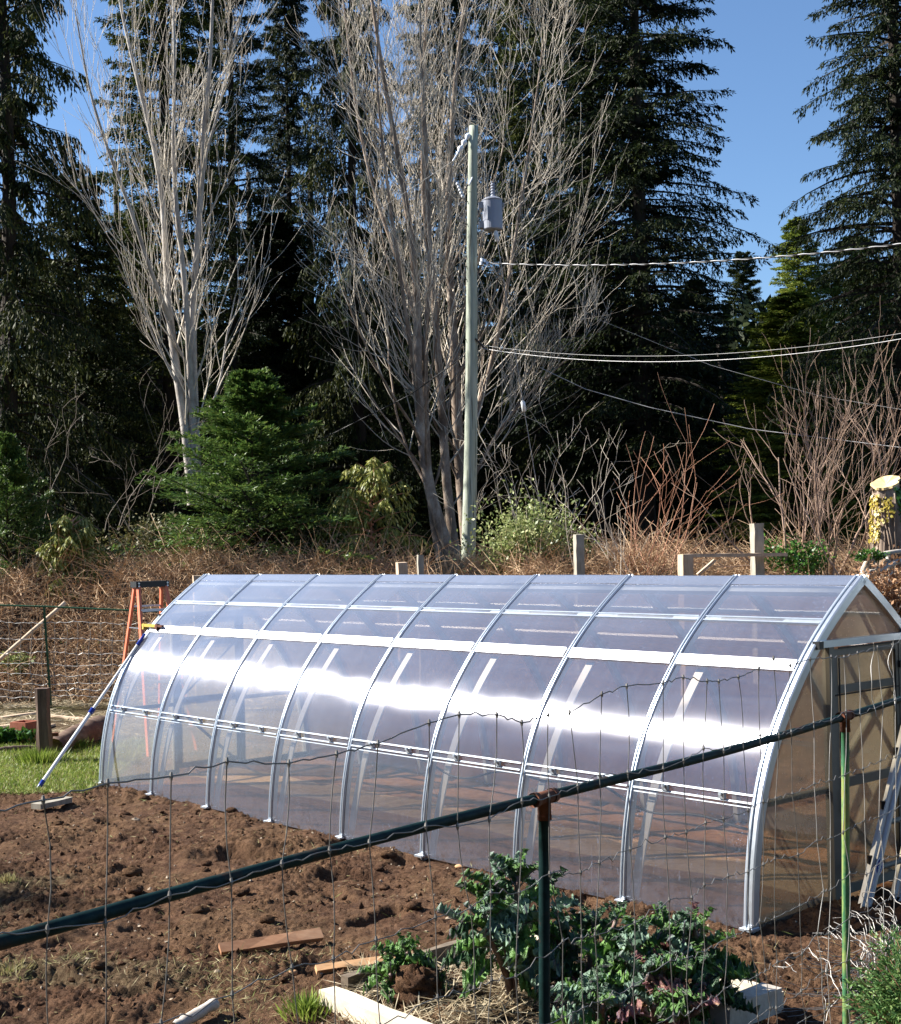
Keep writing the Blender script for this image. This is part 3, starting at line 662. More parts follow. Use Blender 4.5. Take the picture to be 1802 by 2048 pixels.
def conifer_mesh(H, cb, maxlen, nb, T, Fn, seed, droop=.25, rise=.25, pw=.8, hang=.3, fl=.17, fw=.32, twl=.30, gap=0.0, jit=.5):
    g = np.random.default_rng(seed)
    q = (np.arange(nb) + g.random(nb)) / nb; hz_ = cb + (H - cb) * q
    rel = q; L = maxlen * (1 - rel) ** pw * g.uniform(.62, 1.12, nb) * np.minimum(1, .55 + rel * 4) + .15
    if gap: L *= np.where(g.random(nb) < gap, .35, 1)
    az = np.arange(nb) * 2.399 + g.normal(0, .5, nb); dirh = np.stack((np.cos(az), np.sin(az), 0 * az), -1)
    ri = rise * (.3 + 1.3 * rel) + g.normal(0, .07, nb); dr = droop * (1.25 - rel) + g.normal(0, .05, nb)
    def bp(t): # t [nb,k]
        return np.stack((dirh[:, 0, None] * t * L[:, None], dirh[:, 1, None] * t * L[:, None], hz_[:, None] + L[:, None] * (ri[:, None] * t - dr[:, None] * t * t)), -1)
    wood = MB(); t = np.tile(np.linspace(0, 1, 6), (nb, 1)); R = (.012 + .013 * L)[:, None] * (1.05 - t)
    wood.tubes(bp(t), R, 3)
    t = (np.arange(T)[None] + g.random((nb, T))) / T * .88 + .12
    P = bp(t); tan = unit(bp(np.minimum(t + .03, 1.03)) - P); side = np.stack((-dirh[:, 1], dirh[:, 0], 0 * az), -1)[:, None] * np.where(np.arange(T) % 2, 1, -1)[None, :, None]
    a = g.uniform(.45, 1.1, (nb, T))[..., None]
    td = unit(tan * np.cos(a) + side * np.sin(a) + np.array((0, 0, 1)) * g.normal(-.05 - hang * .7, .18, (nb, T))[..., None])
    tl = np.clip(twl * L[:, None] * (1.15 - t) * g.uniform(.6, 1.3, (nb, T)) + .12, .12, 1.5)
    s = (np.arange(Fn)[None, None] + g.random((nb, T, Fn))) / Fn
    C = P[:, :, None] + td[:, :, None] * (s * tl[..., None])[..., None] + np.array((0, 0, -1)) * (hang * .6 * s * s * tl[..., None])[..., None]
    tw = MB(); 
    D = unit(td[:, :, None] * .9 + g.normal(0, jit, (nb, T, Fn, 3)) + np.array((0, 0, -1)) * hang * 1.3)
    S = unit(np.cross(D, unit(g.normal(0, 1, (nb, T, Fn, 3)) + np.array((0, 0, 2.0)))))
    ln = fl * g.uniform(.6, 1.35, (nb, T, Fn))
    # leader tuft at the top
    fo = MB(); fo.kites(C.reshape(-1, 3), D.reshape(-1, 3), S.reshape(-1, 3), ln.ravel(), ln.ravel() * fw)
    tr = MB(); zz = np.linspace(0, H, 14); base = .012 * H
    ctr = np.stack((.05 * np.sin(zz * .5 + seed), .05 * np.cos(zz * .37 + seed), zz), -1)
    tr.tube(ctr, np.maximum(base * (1 - zz / H) ** .85, .01), 10)
    return tr, wood, fo
def conifer(name, label, x, y, z0, args, mat, group=None, cat='tree'):
    tr, wo_, fo = conifer_mesh(**args)
    t = thing(name, (0, 0, 0), label, cat, group)
    tr.build('trunk', M['bark'], t, smooth=True); wo_.build('branches', M['bark'], t); fo.build('crown', mat, t)
    t.location = (x, y, z0); return t
def put(src, label, u, d, top_v=None, H=None, wid=1.0, rot=0.0, mat=None, group=None):
    d *= KD; x = W0(u, 1000, d)[0]; z0 = float(ground_z(x, d)) - .1
    c = copytree(src); c['label'] = label
    if group: c['group'] = group
    h0 = src['_h']; h = (H * LS) if H else (W0(u, top_v, d)[2] - z0); wid = wid * LS
    c.location = (x, d, z0); c.rotation_euler = (0, 0, rot); c.scale = (wid * 1.0, wid * 1.0, h / h0)
    if mat:
        for ch in c.children:
            if ch.name.startswith('crown'): ch.data = ch.data; ch.material_slots[0].link = 'OBJECT'; ch.material_slots[0].material = mat
    return c
LS = .9
GT = 'tall conifers of the wood behind the greenhouse'
def gx(u, d): return W0(u, 1000, d)[0]
def first(name, label, u, d, args, mat, rot=0, group=GT):
    d *= KD; x = gx(u, d); z0 = float(ground_z(x, d)) - .1
    t = conifer(name, label, x, d, z0, args, mat, group); t.rotation_euler = (0, 0, rot); t.scale = (LS, LS, LS); t['_h'] = args['H']; return t
firA = first('douglas_fir', 'tall dark fir with long ragged boughs reaching into the gap of sky', 1292, 36,
             dict(H=28, cb=3.5, maxlen=4.7, nb=440, T=32, Fn=15, seed=3, droop=.22, rise=.18, pw=.72, hang=.35, fl=.145, fw=.30, gap=.1), M['fir'], .4)
firB = first('grand_fir', 'tall dense green fir behind the left bare tree, against the narrow strip of sky', 345, 35,
             dict(H=26, cb=2.0, maxlen=3.1, nb=340, T=30, Fn=15, seed=8, droop=.15, rise=.22, pw=.55, hang=.2, fl=.145, fw=.30, twl=.36), M['firg'], 1.1)
ced = first('red_cedar', 'tall drooping cedar at the left edge of the photo with hanging sprays', 25, 30,
            dict(H=24, cb=1.5, maxlen=3.1, nb=250, T=26, Fn=17, seed=21, droop=.45, rise=.25, pw=.6, hang=1.0, fl=.16, fw=.28, twl=.42, gap=.18, jit=.6), M['cedar'], 0)
put(firA, 'second dark fir just left of the ragged one, its bare trunk visible', 1195, 38, H=30, wid=.75, rot=2.2)
put(firB, 'bright green fir rising behind the upper right of the big bare maple', 1090, 41, H=31, wid=.85, rot=.5)
put(firA, 'large dark fir at the right edge with its trunk cut by the frame', 1812, 28, H=25, wid=.72, rot=4.0)
put(firB, 'dark fir just right of the left bare tree', 478, 39, H=27, wid=.72, rot=2.9, mat=M['fir'])
put(firA, 'dark fir between the two bare trees, thin and gappy near its top', 590, 42, H=25, wid=.56, rot=1.2)
put(ced, 'drooping cedar close behind the crown of the bare maple', 720, 38, H=25, wid=.95, rot=2.0)
put(firA, 'dark fir hidden directly behind the trunks of the bare maple', 900, 44, H=29, wid=.75, rot=5.1)
put(firB, 'dark fir behind the power pole transformer', 1020, 46, H=29, wid=.8, rot=3.7, mat=M['fir'])
put(ced, 'second drooping cedar lower down beside the one at the left edge', 165, 33, top_v=330, wid=1.0, rot=4.2)
put(firB, 'small slender fir top alone in the gap of sky', 1497, 58, top_v=505, wid=.75, rot=1.0)
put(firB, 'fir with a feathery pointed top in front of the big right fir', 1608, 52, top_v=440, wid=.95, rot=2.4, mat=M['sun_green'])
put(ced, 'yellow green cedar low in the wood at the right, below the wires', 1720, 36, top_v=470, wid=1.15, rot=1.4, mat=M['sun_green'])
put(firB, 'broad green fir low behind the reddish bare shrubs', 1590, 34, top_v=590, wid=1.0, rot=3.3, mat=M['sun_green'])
put(firA, 'low dark fir filling the wood right of the power pole', 1400, 44, top_v=560, wid=.9, rot=.2)
put(firA, 'low dark fir between the ragged fir and the power pole', 1130, 48, top_v=430, wid=.95, rot=2.9)
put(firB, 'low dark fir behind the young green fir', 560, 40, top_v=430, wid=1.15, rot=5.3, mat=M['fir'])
put(firA, 'low dark fir behind the foot of the left bare tree', 280, 40, top_v=420, wid=.85, rot=3.9)
put(ced, 'dark cedar at the left edge low behind the brambles', 60, 36, top_v=480, wid=1.3, rot=.9, mat=M['fir'])
put(firA, 'low dark fir at the right edge behind the stump', 1790, 40, top_v=520, wid=.8, rot=5.8)
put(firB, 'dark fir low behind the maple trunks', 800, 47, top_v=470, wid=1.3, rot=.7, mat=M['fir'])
# dense dark wood far behind, one mass
g = np.random.default_rng(77); mb = MB(); N = 52000
x = g.uniform(-34, 36, N); y = 58 + 7 * g.random(N) + .02 * x ** 2; hmax = 11.5 + 4 * pn(x * .22, y * .1, 50) + 2 * pn(x * .8, 0 * x, 51); z = 1 + (hmax - 1) * g.random(N) ** .8
D = unit(g.normal(0, 1, (N, 3)) + (0, -.5, -.6)); S = unit(np.cross(D, g.normal(0, 1, (N, 3)) + (0, -1.5, 0)))
mb.kites(np.stack((x, y, z), -1), D, S, g.uniform(.5, 1.1, N), g.uniform(.3, .6, N))
# unseen ring of foliage added left and behind, blocking sky reflected in the sheets
N = 42000; th = g.uniform(math.radians(150), math.radians(330), N); rr = g.uniform(36, 46, N); hh = 16 + 4 * pn(th * 5, 0 * th, 55) + 2 * pn(th * 17, 0 * th, 56); hh = hh * np.where(th < 3.5, 1.15, 1)
z = hh * g.random(N) ** .8; C = np.stack((rr * np.cos(th), rr * np.sin(th), z), -1)
D = unit(g.normal(0, 1, (N, 3))); S = unit(np.cross(D, g.normal(0, 1, (N, 3)))); mb.kites(C, D, S, g.uniform(.9, 1.7, N), g.uniform(.6, 1.1, N))
tag(mb.build('far_wood_and_added_ring', M['fir']), 'dark mass of undergrowth and trees far back in the wood, with an unseen ring added to darken the sheet reflections', None, kind='stuff')
for k in range(9):
    u = [140, 250, 520, 640, 760, 1060, 1360, 1450, 1660][k]; d = (46 + (k * 37 % 5)) * KD; x = gx(u, d); z0 = float(ground_z(x, d))
    m = MB(); n = 8; t = np.linspace(0, 1, n); m.tube(np.stack((x + .2 * np.sin(t * 3 + k), d + 0 * t, z0 + t * (16 if k < 5 else 9)), -1), .22 * (1 - .6 * t), 8)
    single('tree_trunk', m, M['bark'], ['bare dark trunk beside the left cedar, half hidden', 'bare dark trunk left of the pale bare tree, half hidden', 'bare dark trunk behind the young fir tip', 'bare dark trunk right of the young fir', 'bare dark trunk left of the maple stems', 'bare dark trunk right of the power pole', 'bare dark trunk under the ragged fir', 'bare dark trunk low in the gap of sky', 'bare dark trunk behind the reddish shrubs'][k], 'tree', 'dark trunks deep in the wood', smooth=True)

# young firs near the brambles
yf = 24.5 * KD; x = gx(508, yf); zb = float(ground_z(x, yf))
young = thing('young_fir', (0, 0, 0), 'young bushy green fir with an upright leader in front of the left bare tree', 'tree')
tr, wo_, fo = conifer_mesh(H=5.6, cb=.1, maxlen=3.5, nb=140, T=34, Fn=18, seed=31, droop=.25, rise=.50, pw=1.05, hang=-.05, fl=.10, fw=.26, twl=.36, jit=.33)
M['young'] = m_leaf('young_fir_needles', [(.02, .048, .014), (.05, .105, .024), (.10, .17, .036), (.19, .25, .06)], .45, .3, scale=1.5)
tr.build('trunk', M['bark'], young, smooth=True); wo_.build('branches', M['bark'], young); fo.build('crown', M['young'], young); young.scale = (1.12, 1.12, .86); young.location = (x, yf, zb); young['_h'] = 5.6
put(young, 'small green fir sapling at the left edge above the brambles', 15, 23, top_v=880, wid=.62, rot=2.0)['category'] = 'tree'

# ================================================================ BARE TREES
def grow(g, p, d, L, r, depth, out, spread, up, step=7, kids=(3, 5), twist=.065, ratio=(.5, .8), rmin=.0042):
    n = step; pts = [np.array(p, float)]; dd = np.array(d, float); sl = L / (n - 1)
    for i in range(n - 1):
        dd = dd + g.normal(0, twist, 3) + np.array((0, 0, up)); dd /= np.linalg.norm(dd); pts.append(pts[-1] + dd * sl)
    tp = .35 if depth > 0 else .3
    rr = np.maximum(r * (1 - (1 - tp) * np.linspace(0, 1, n)), rmin); out.append((np.array(pts), rr, depth))
    if depth <= 0: return
    k = g.integers(kids[0], kids[1] + 1)
    for c in range(k):
        t = g.uniform(.18, .98) if c else .97; i = t * (n - 1); i0 = min(int(i), n - 2); f = i - i0
        q = pts[i0] * (1 - f) + pts[i0 + 1] * f; tang = pts[i0 + 1] - pts[i0]; tang /= np.linalg.norm(tang)
        s = g.normal(0, 1, 3); s -= tang * s.dot(tang); s /= np.linalg.norm(s) + 1e-9; a = g.uniform(.5, 1.15) * spread
        nd = tang * math.cos(a) + s * math.sin(a)
        grow(g, q, nd, L * g.uniform(*ratio) * (1.1 - .3 * t), max(rr[i0] * g.uniform(.45, .65), rmin), depth - 1, out, spread, up * 1.0, max(4, step - 1), kids, twist, ratio, rmin)
def emit(out, par, mat, twigmat, kbig=7):
    big, tw = {}, {}
    for P, R, dpt in out: (big if R[0] > .03 else tw).setdefault(len(P), []).append((P, R))
    for dct, nm, mt, k in ((big, 'trunk', mat, kbig), (tw, 'branches', twigmat, 3)):
        m = MB()
        for n, l in dct.items(): m.tubes(np.array([a for a, _ in l]), np.array([b for _, b in l]), k)
        if m.v: m.build(nm, mt, par, smooth=True)
def interp_stem(keys, d, n=16):
    K = np.array([W(u, v, d + dd) for (u, v, dd) in keys]); s = np.concatenate(([0], np.cumsum(np.linalg.norm(np.diff(K, axis=0), axis=1)))); q = np.linspace(0, s[-1], n)
    P = np.stack([np.interp(q, s, K[:, i]) for i in range(3)], -1)
    for _ in range(1): P[1:-1] = (P[:-2] + 2 * P[1:-1] + P[2:]) / 4
    return P, s[-1]
def m_barkp(name, c1, c2, c3):
    t = NT(name); c = t.coord('Object'); n = t.noise(t.mapping(c, (1, 1, .5)), 3, 6, .75); n2 = t.noise(c, 16, 5, .7)
    col = t.ramp(n, [(.3, c1), (.5, c2), (.72, c3)]); return t.pbr(col, .85, 0, t.bump(n2, .6, .02), .2)
M['pale_bark'] = m_barkp('pale_grey_bark', (.18, .155, .13), (.36, .33, .295), (.55, .52, .47))
M['maple_bark'] = m_barkp('mottled_maple_bark', (.10, .07, .048), (.26, .20, .155), (.50, .44, .37))
M['twig'] = m_var('grey_brown_twigs', (.34, .285, .22), (.74, .67, .56), .8, .8, 0, .2)
M['dim_twig'] = m_var('dark_grey_twigs', (.09, .07, .055), (.20, .165, .13), .8, .8, 0, .2)
M['twig_red'] = m_var('reddish_twigs', (.34, .14, .08), (.52, .30, .19), 1.2, .75, 0, .2)

def baretree(name, label, d, stems, seed, kids_per, Lr, mats, spread=.75, up=.10, depth=3, kids=(3, 5)):
    g = np.random.default_rng(seed); b = W(stems[0][0][0][0], stems[0][0][0][1], d)
    t = thing(name, (b[0], b[1], float(ground_z(b[0], b[1]))), label, 'tree'); out = []
    for keys, r0, kp, lr in stems:
        P, SL_ = interp_stem(keys, d, 18); n = len(P); R = r0 * (1 - .78 * np.linspace(0, 1, n) ** .9); out.append((P, R, 9))
        for c in range(kp):
            f = (c + g.random()) / kp * .9 + .08; i = f * (n - 1); i0 = min(int(i), n - 2); q = P[i0] + (P[i0 + 1] - P[i0]) * (i - i0); tang = unit(P[i0 + 1] - P[i0])
            az = g.uniform(0, 2 * math.pi); s = np.array((math.cos(az), math.sin(az) * .8, 0)); s -= tang * s.dot(tang); s /= np.linalg.norm(s); a = g.uniform(.35, 1.0) * spread * (1.25 - .5 * f)
            grow(g, q, tang * math.cos(a) + s * math.sin(a), lr * 1.1 * g.uniform(.6, 1.2) * (1.1 - .5 * f), R[i0] * g.uniform(.20, .36), depth, out, spread * .8, up, 8, kids)
    emit(out, t, mats[0], mats[1]); return t, out
baretree('bare_alder', 'tall pale bare tree with several upright stems at the left, above the young fir', 27,
 [([(385, 1010, 0), (372, 850, 0), (352, 740, 0), (335, 600, .2), (330, 450, .3), (318, 330, .4), (280, 180, .5), (250, 60, .6), (225, -80, .7)], .115, 17, 3.0),
  ([(392, 1010, 0), (385, 820, 0), (378, 700, -.2), (370, 560, -.3), (352, 420, -.4), (345, 300, -.4), (350, 150, -.4), (345, -60, -.4)], .095, 14, 2.4),
  ([(396, 1010, .1), (388, 800, .1), (384, 660, .2), (392, 520, .3), (402, 400, .3), (404, 300, .3), (420, 150, .3), (425, 0, .3), (430, -120, .3)], .115, 16, 2.5),
  ([(384, 655, .2), (410, 300, .5), (432, 250, .6), (450, 160, .8), (476, 60, .9), (505, -60, 1.)], .06, 9, 1.8),
  ([(340, 640, 0), (300, 540, -.4), (262, 420, -.6), (215, 300, -.8), (178, 180, -.9), (150, 20, -1)], .06, 13, 2.2)],
 5, 0, 3, (M['pale_bark'], M['twig']), .50, .085, 2, (3, 5))
baretree('bare_maple', 'huge bare multi stemmed maple with a dense fan of pale twigs behind the power pole', 29,
 [([(905, 1120, 0), (868, 1020, 0), (848, 950, -.2), (845, 860, -.2), (832, 770, 0), (838, 640, .2), (826, 500, .3), (800, 330, .3), (770, 180, .3), (735, -60, .3)], .145, 24, 3.6),
  ([(880, 1120, 0), (858, 1000, .1), (853, 880, .2), (848, 700, .2), (860, 560, .1), (858, 400, 0), (850, 250, -.2), (840, 80, -.2), (838, -80, -.3)], .10, 20, 2.8),
  ([(912, 1120, .4), (893, 980, .5), (886, 850, .6), (874, 700, .6), (868, 560, .7), (845, 420, .7), (846, 300, .8), (848, 120, .8), (860, -100, .8)], .125, 22, 3.2),
  ([(938, 1120, .8), (920, 950, .8), (912, 800, .9), (905, 640, 1.0), (896, 500, 1.0), (898, 330, 1.0), (910, 160, 1.0), (940, -80, 1.0)], .16, 24, 3.4),
  ([(930, 900, 1.0), (975, 760, 1.2), (1010, 600, 1.4), (1040, 420, 1.6), (1065, 250, 1.7), (1090, 60, 1.8)], .07, 22, 2.9),
  ([(850, 720, .5), (810, 560, .9), (752, 400, 1.2), (718, 260, 1.4), (700, 120, 1.5), (680, -60, 1.6)], .07, 20, 2.7),
  ([(845, 860, -.2), (815, 650, -.6), (790, 480, -.9), (765, 300, -1.1), (752, 150, -1.2), (760, -40, -1.3)], .06, 16, 2.4),
  ([(925, 1000, .5), (985, 880, .3), (1045, 800, .1), (1110, 740, 0), (1165, 690, 0)], .05, 16, 2.0)],
 9, 0, 3, (M['maple_bark'], M['twig']), .78, .09, 2, (3, 6))
def shrub(name, label, u0, v0, d, n, Lr, r, seed, mat, lean=(0, 0), up=.05, spread=.6, width=.5, depth=2, kids=(2, 4), cat='shrub', group=None, z=None, twist=.1):
    g = np.random.default_rng(seed); b = W(u0, v0, d); d = b[1]; x = b[0]; z = b[2] if z is None else z
    t = thing(name, (x, d, z), label, cat, group); out = []
    for k in range(n):
        az = g.uniform(0, 2 * math.pi); a = abs(g.normal(0, .42)) * spread / .6; dr = np.array((math.cos(az) * math.sin(a) + lean[0], math.sin(az) * math.sin(a), math.cos(a))); dr /= np.linalg.norm(dr)
        grow(g, (x + g.normal(0, width), d + g.normal(0, width), z), dr, g.uniform(*Lr), g.uniform(*r), depth, out, spread, up, 8, kids, twist, (.4, .7), .004)
    m = MB(); dct = {}
    for P, R, q in out: dct.setdefault(len(P), []).append((P, R))
    for nn, l in dct.items(): m.tubes(np.array([a for a, _ in l]), np.array([c for _, c in l]), 3)
    m.build('branches', mat, t, smooth=True); return t
M['shrub_bark'] = m_var('russet_shrub_bark', (.24, .15, .10), (.46, .33, .25), 1.5, .8, 0, .2)
shrub('bare_shrub', 'big reddish bare shrub between the wooden rail and the ivy stump', 1640, 1180, 22, 14, (1.6, 2.7), (.018, .036), 41, M['shrub_bark'], (-.1, 0), .05, .6, .5, 2, (3, 5), group='bare shrubs at the right')
shrub('bare_shrub', 'tall reddish bare shrub at the right edge behind the ivy stump', 1745, 1120, 23.5, 9, (2.2, 3.4), (.020, .038), 42, M['shrub_bark'], (0, 0), .06, .5, .5, 2, (3, 5), group='bare shrubs at the right')
shrub('sucker_shoots', 'clump of long leaning straw coloured shoots rising from the brambles behind the wooden rail', 1310, 1150, 22, 18, (1.0, 2.5), (.007, .013), 43, M['twig_red'], (.35, 0), .05, .7, .3, 1, (1, 3), group='bare shrubs at the right', twist=.05)
shrub('sucker_shoots', 'smaller clump of thin bare shoots left of the leaning ones', 1225, 1150, 22, 10, (.8, 1.6), (.008, .014), 44, M['twig'], (-.05, 0), .05, .7, .35, 2, (1, 3), group='bare shrubs at the right', twist=.08)
shrub('bare_shrub', 'dark thin leafless shrub just right of the power pole foot', 1075, 1100, 25.5, 14, (1.2, 2.4), (.008, .014), 45, M['twig'], (.1, 0), .03, .7, .5, 2, (2, 4), twist=.1)
shrub('bare_shrub', 'tangled leafless shrub below the drooping cedar at the left', 245, 1060, 24.5, 9, (1.2, 2.6), (.008, .016), 46, M['dim_twig'], (0, 0), .02, .8, .7, 2, (2, 4), twist=.14)

# leafy bushes: sprays of small leaves round thin stems
def leafbush(name, label, c, rad, N, seed, mat, size=(.04, .09), stems=14, cat='shrub', group=None, droop=0.0, wfac=.55, shape=1.0):
    g = np.random.default_rng(seed); c = np.array(c, float); rad = np.array(rad, float)
    t = thing(name, (c[0], c[1], c[2]), label, cat, group)
    m = MB(); tips = []
    for k in range(stems):
        v = unit(g.normal(0, 1, 3)) * rad * g.uniform(.5, 1.0); v[2] = abs(v[2]) * 1.0 + rad[2] * .35; n = 6; s = np.linspace(0, 1, n)[:, None]
        P = c + v * s + np.array((0, 0, 1)) * (rad[2] * .3 * s * (1 - s)); m.tube(P, .012 * (1.1 - s[:, 0]), 4, False); tips.append(P)
    m.build('stems', M['twig'], t)
    T = np.array(tips); i = g.integers(0, stems, N); f = g.uniform(.25, 1, N) ** .7 * 5; f0 = np.minimum(f.astype(int), 4)
    B = T[i, f0] + (T[i, f0 + 1] - T[i, f0]) * (f - f0)[:, None] + g.normal(0, 1, (N, 3)) * rad * .16
    D = unit(g.normal(0, 1, (N, 3)) + (0, 0, .3 - droop)); S = unit(np.cross(D, g.normal(0, 1, (N, 3)) + (0, -.4, 1)))
    L = g.uniform(*size, N); l = MB(); l.kites(B, D, S, L, L * wfac); l.build('leaves', mat, t); return t
M['varieg'] = m_leaf('pale_variegated_leaves', [(.08, .12, .03), (.18, .24, .07), (.34, .38, .16), (.5, .5, .26)], .4, .3, scale=2)
M['ivy'] = m_leaf('ivy_leaves', [(.02, .06, .012), (.05, .13, .02), (.09, .2, .03)], .3, .2, scale=2)
M['ivy_y'] = m_leaf('yellow_ivy_leaves', [(.25, .18, .03), (.5, .38, .06), (.35, .3, .06)], .4, .25, scale=2)
M['yellowish'] = m_leaf('yellow_green_cedar', [(.05, .07, .015), (.14, .17, .03), (.32, .33, .08), (.5, .48, .2)], .5, .3, scale=2)
M['dull'] = m_leaf('dull_green_leaves', [(.03, .035, .012), (.08, .09, .03), (.16, .15, .06), (.22, .16, .08)], .6, .2, scale=2)
M['deadleaf'] = m_leaf('dead_brown_leaves', [(.09, .045, .022), (.22, .11, .055), (.36, .20, .10), (.48, .33, .19)], .7, .15, scale=2)
leafbush('variegated_bush', 'rounded bush with pale green variegated leaves right of the power pole foot', W(1062, 1165, 23.0), (1.35, .7, 1.2), 7000, 51, M['varieg'], (.05, .10), 26)
x_ = W(748, 1160, 23.5)
def sapling(name, label, u, v0, d, vt, wid, seed, mat, group=None):
    b = W(u, v0, d); H = (v0 - vt) / F * b[1]
    tr, wo_, fo = conifer_mesh(H=H, cb=.15, maxlen=wid, nb=46, T=16, Fn=9, seed=seed, droop=.35, rise=.5, pw=.7, hang=.9, fl=.11, fw=.3, twl=.4, gap=.15)
    t = thing(name, (0, 0, 0), label, 'tree', group); tr.build('trunk', M['twig_red'], t, smooth=True); wo_.build('branches', M['twig_red'], t); fo.build('crown', mat, t); t.location = b
sapling('cedar_sapling', 'small drooping cedar sapling with a bare brown leader left of the maple trunks', 750, 1170, 23.5, 925, 1.15, 61, M['yellowish'])
sapling('cedar_sapling', 'pale yellow green cedar sapling in the brambles at the far left', 148, 1230, 22.5, 1040, .8, 62, M['yellowish'])
leafbush('evergreen_bush', 'dull green bush low in the brambles left of the young fir', W(300, 1120, 24), (1.2, .6, .7), 2200, 52, M['dull'], (.05, .1), 20)
leafbush('evergreen_bush', 'dark green leafy bush under the reddish shrub beside the wooden post', W(1590, 1150, 21.5), (.7, .5, .5), 1500, 53, M['ivy'], (.05, .1), 16)
leafbush('evergreen_bush', 'dull green bush between the cedar sapling and the young fir', W(640, 1130, 24), (.8, .6, .6), 1800, 54, M['dull'], (.05, .1), 16)
leafbush('weed_clump', 'bright yellow green weeds at the foot of the brambles by the left fence', W(28, 1350, 20.6), (.35, .2, .30), 500, 55, M['varieg'], (.05, .09), 10, 'plant')

# ================================================================ BRAMBLES
M['bramble'] = m_var('dry_bramble_canes', (.20, .11, .062), (.50, .35, .21), 1.7, .75, 0, .2, c3=(.33, .19, .11))
M['duff'] = m_var('dark_bramble_litter', (.05, .030, .018), (.15, .095, .055), 3, .95, 0, .9, bd=.15)
def top_z(x):
    """upper outline of the thicket along x (at y about 24)"""
    u = 901 + x * F / 26.3; v = np.interp(u, [-300, 0, 150, 330, 480, 600, 760, 860, 1000, 1180, 1300, 1420, 1560, 1700, 1850, 2200], [1085, 1085, 1080, 1085, 1080, 1092, 1105, 1125, 1120, 1110, 1098, 1118, 1128, 1130, 1120, 1110])
    return ZC + (1085 + (u - 901) * .0223 - v) / F * 26.3
def thick_h(x, y):
    z0 = ground_z(x, y); f = sstep(22.0, 25.2, y + .45 * pn(x * .7, y * .7, 70)); return z0 + np.maximum(top_z(x) - .35 - z0 + .35 * pn(x * .8, y * .8, 71), .2) * f
xs = np.linspace(-13, 13, 170); ys = np.linspace(21.3, 32, 60); X, Y = np.meshgrid(xs, ys); Z = thick_h(X, Y) - .18 + .12 * pn(X * 3, Y * 3, 72) - 1.8 * sstep(30.3, 32, Y)
mb = MB(); ny, nx = X.shape; i, j = np.meshgrid(np.arange(ny - 1), np.arange(nx - 1), indexing='ij'); b = i * nx + j
mb.add(np.stack((X, Y, Z), -1).reshape(-1, 3), np.stack((b, b + 1, b + nx + 1, b + nx), -1).reshape(-1, 4))
tag(mb.build('bramble_litter', M['duff'], smooth=True), 'dark matted litter under the brambles', None, kind='stuff')
g = np.random.default_rng(90)
def canes(N, xr, yr, Lr, rr, h=(.0, .35), up=.6):
    x = g.uniform(*xr, N); y = yr[0] + (yr[1] - yr[0]) * g.random(N); z = thick_h(x, y) - .12 + g.uniform(*h, N) * .3
    n = 7; a = g.uniform(0, 2 * np.pi, N); L = g.uniform(*Lr, N); el = g.uniform(.1, 1.45, N) ** (.6 if up > .9 else 1) * max(up, .85); t = np.linspace(0, 1, n)
    bend = g.uniform(.1, 1.6, N) * (.55 if up > .9 else 1); cu = g.normal(0, .5, N)
    aa = a[:, None] + cu[:, None] * t * 1.4; ee = el[:, None] - bend[:, None] * t * 1.3
    st_ = np.stack((np.cos(aa) * np.cos(ee), np.sin(aa) * np.cos(ee), np.sin(ee)), -1) * (L[:, None, None] / (n - 1)); P = np.cumsum(st_, 1); P = P - P[:, :1] + np.stack((x, y, z), -1)[:, None] + g.normal(0, .008, (N, n, 3))
    R = g.uniform(*rr, N)[:, None] * (1.1 - .6 * t)[None]; return P, R
mb = MB(); P, R = canes(30000, (-12, 11), (22.0, 28.5), (.18, .85), (.0035, .0075)); mb.tubes(P, R, 3)
P, R = canes(2200, (-12, 11), (23.6, 27.5), (.6, 1.3), (.004, .008), (0, .6), 1.1); mb.tubes(P, R, 3)
P, R = canes(11000, (-12, 11), (22.6, 28), (.35, .8), (.003, .006), (-.2, .4), 1.1); mb.tubes(P, R, 3)
tag(mb.build('bramble_canes', M['bramble']), 'tangled dry brown bramble canes filling the bank behind the greenhouse', None, kind='stuff')
N = 15000; x = g.uniform(-12, 11, N); y = g.uniform(22.1, 28.5, N); z = thick_h(x, y) + g.uniform(-.15, .18, N); mb = MB()
D = unit(g.normal(0, 1, (N, 3))); S = unit(np.cross(D, g.normal(0, 1, (N, 3)))); L = g.uniform(.03, .08, N); mb.kites(np.stack((x, y, z), -1), D, S, L, L * .6)
tag(mb.build('bramble_leaves', M['deadleaf']), 'dead brown leaves caught in the brambles', None, kind='stuff')
N = 9000; x = g.uniform(-12, 11, N); y = g.uniform(22.1, 28, N); k = pn(x * .55, y * .55, 75) > .12; x, y = x[k], y[k]; N = len(x); z = thick_h(x, y) + g.uniform(-.1, .16, N); mb = MB()
D = unit(g.normal(0, 1, (N, 3)) + (0, 0, .5)); S = unit(np.cross(D, g.normal(0, 1, (N, 3)))); L = g.uniform(.03, .07, N); mb.kites(np.stack((x, y, z), -1), D, S, L, L * .6)
tag(mb.build('bramble_greens', M['dull']), 'patches of small dull green leaves among the brambles', None, kind='stuff')
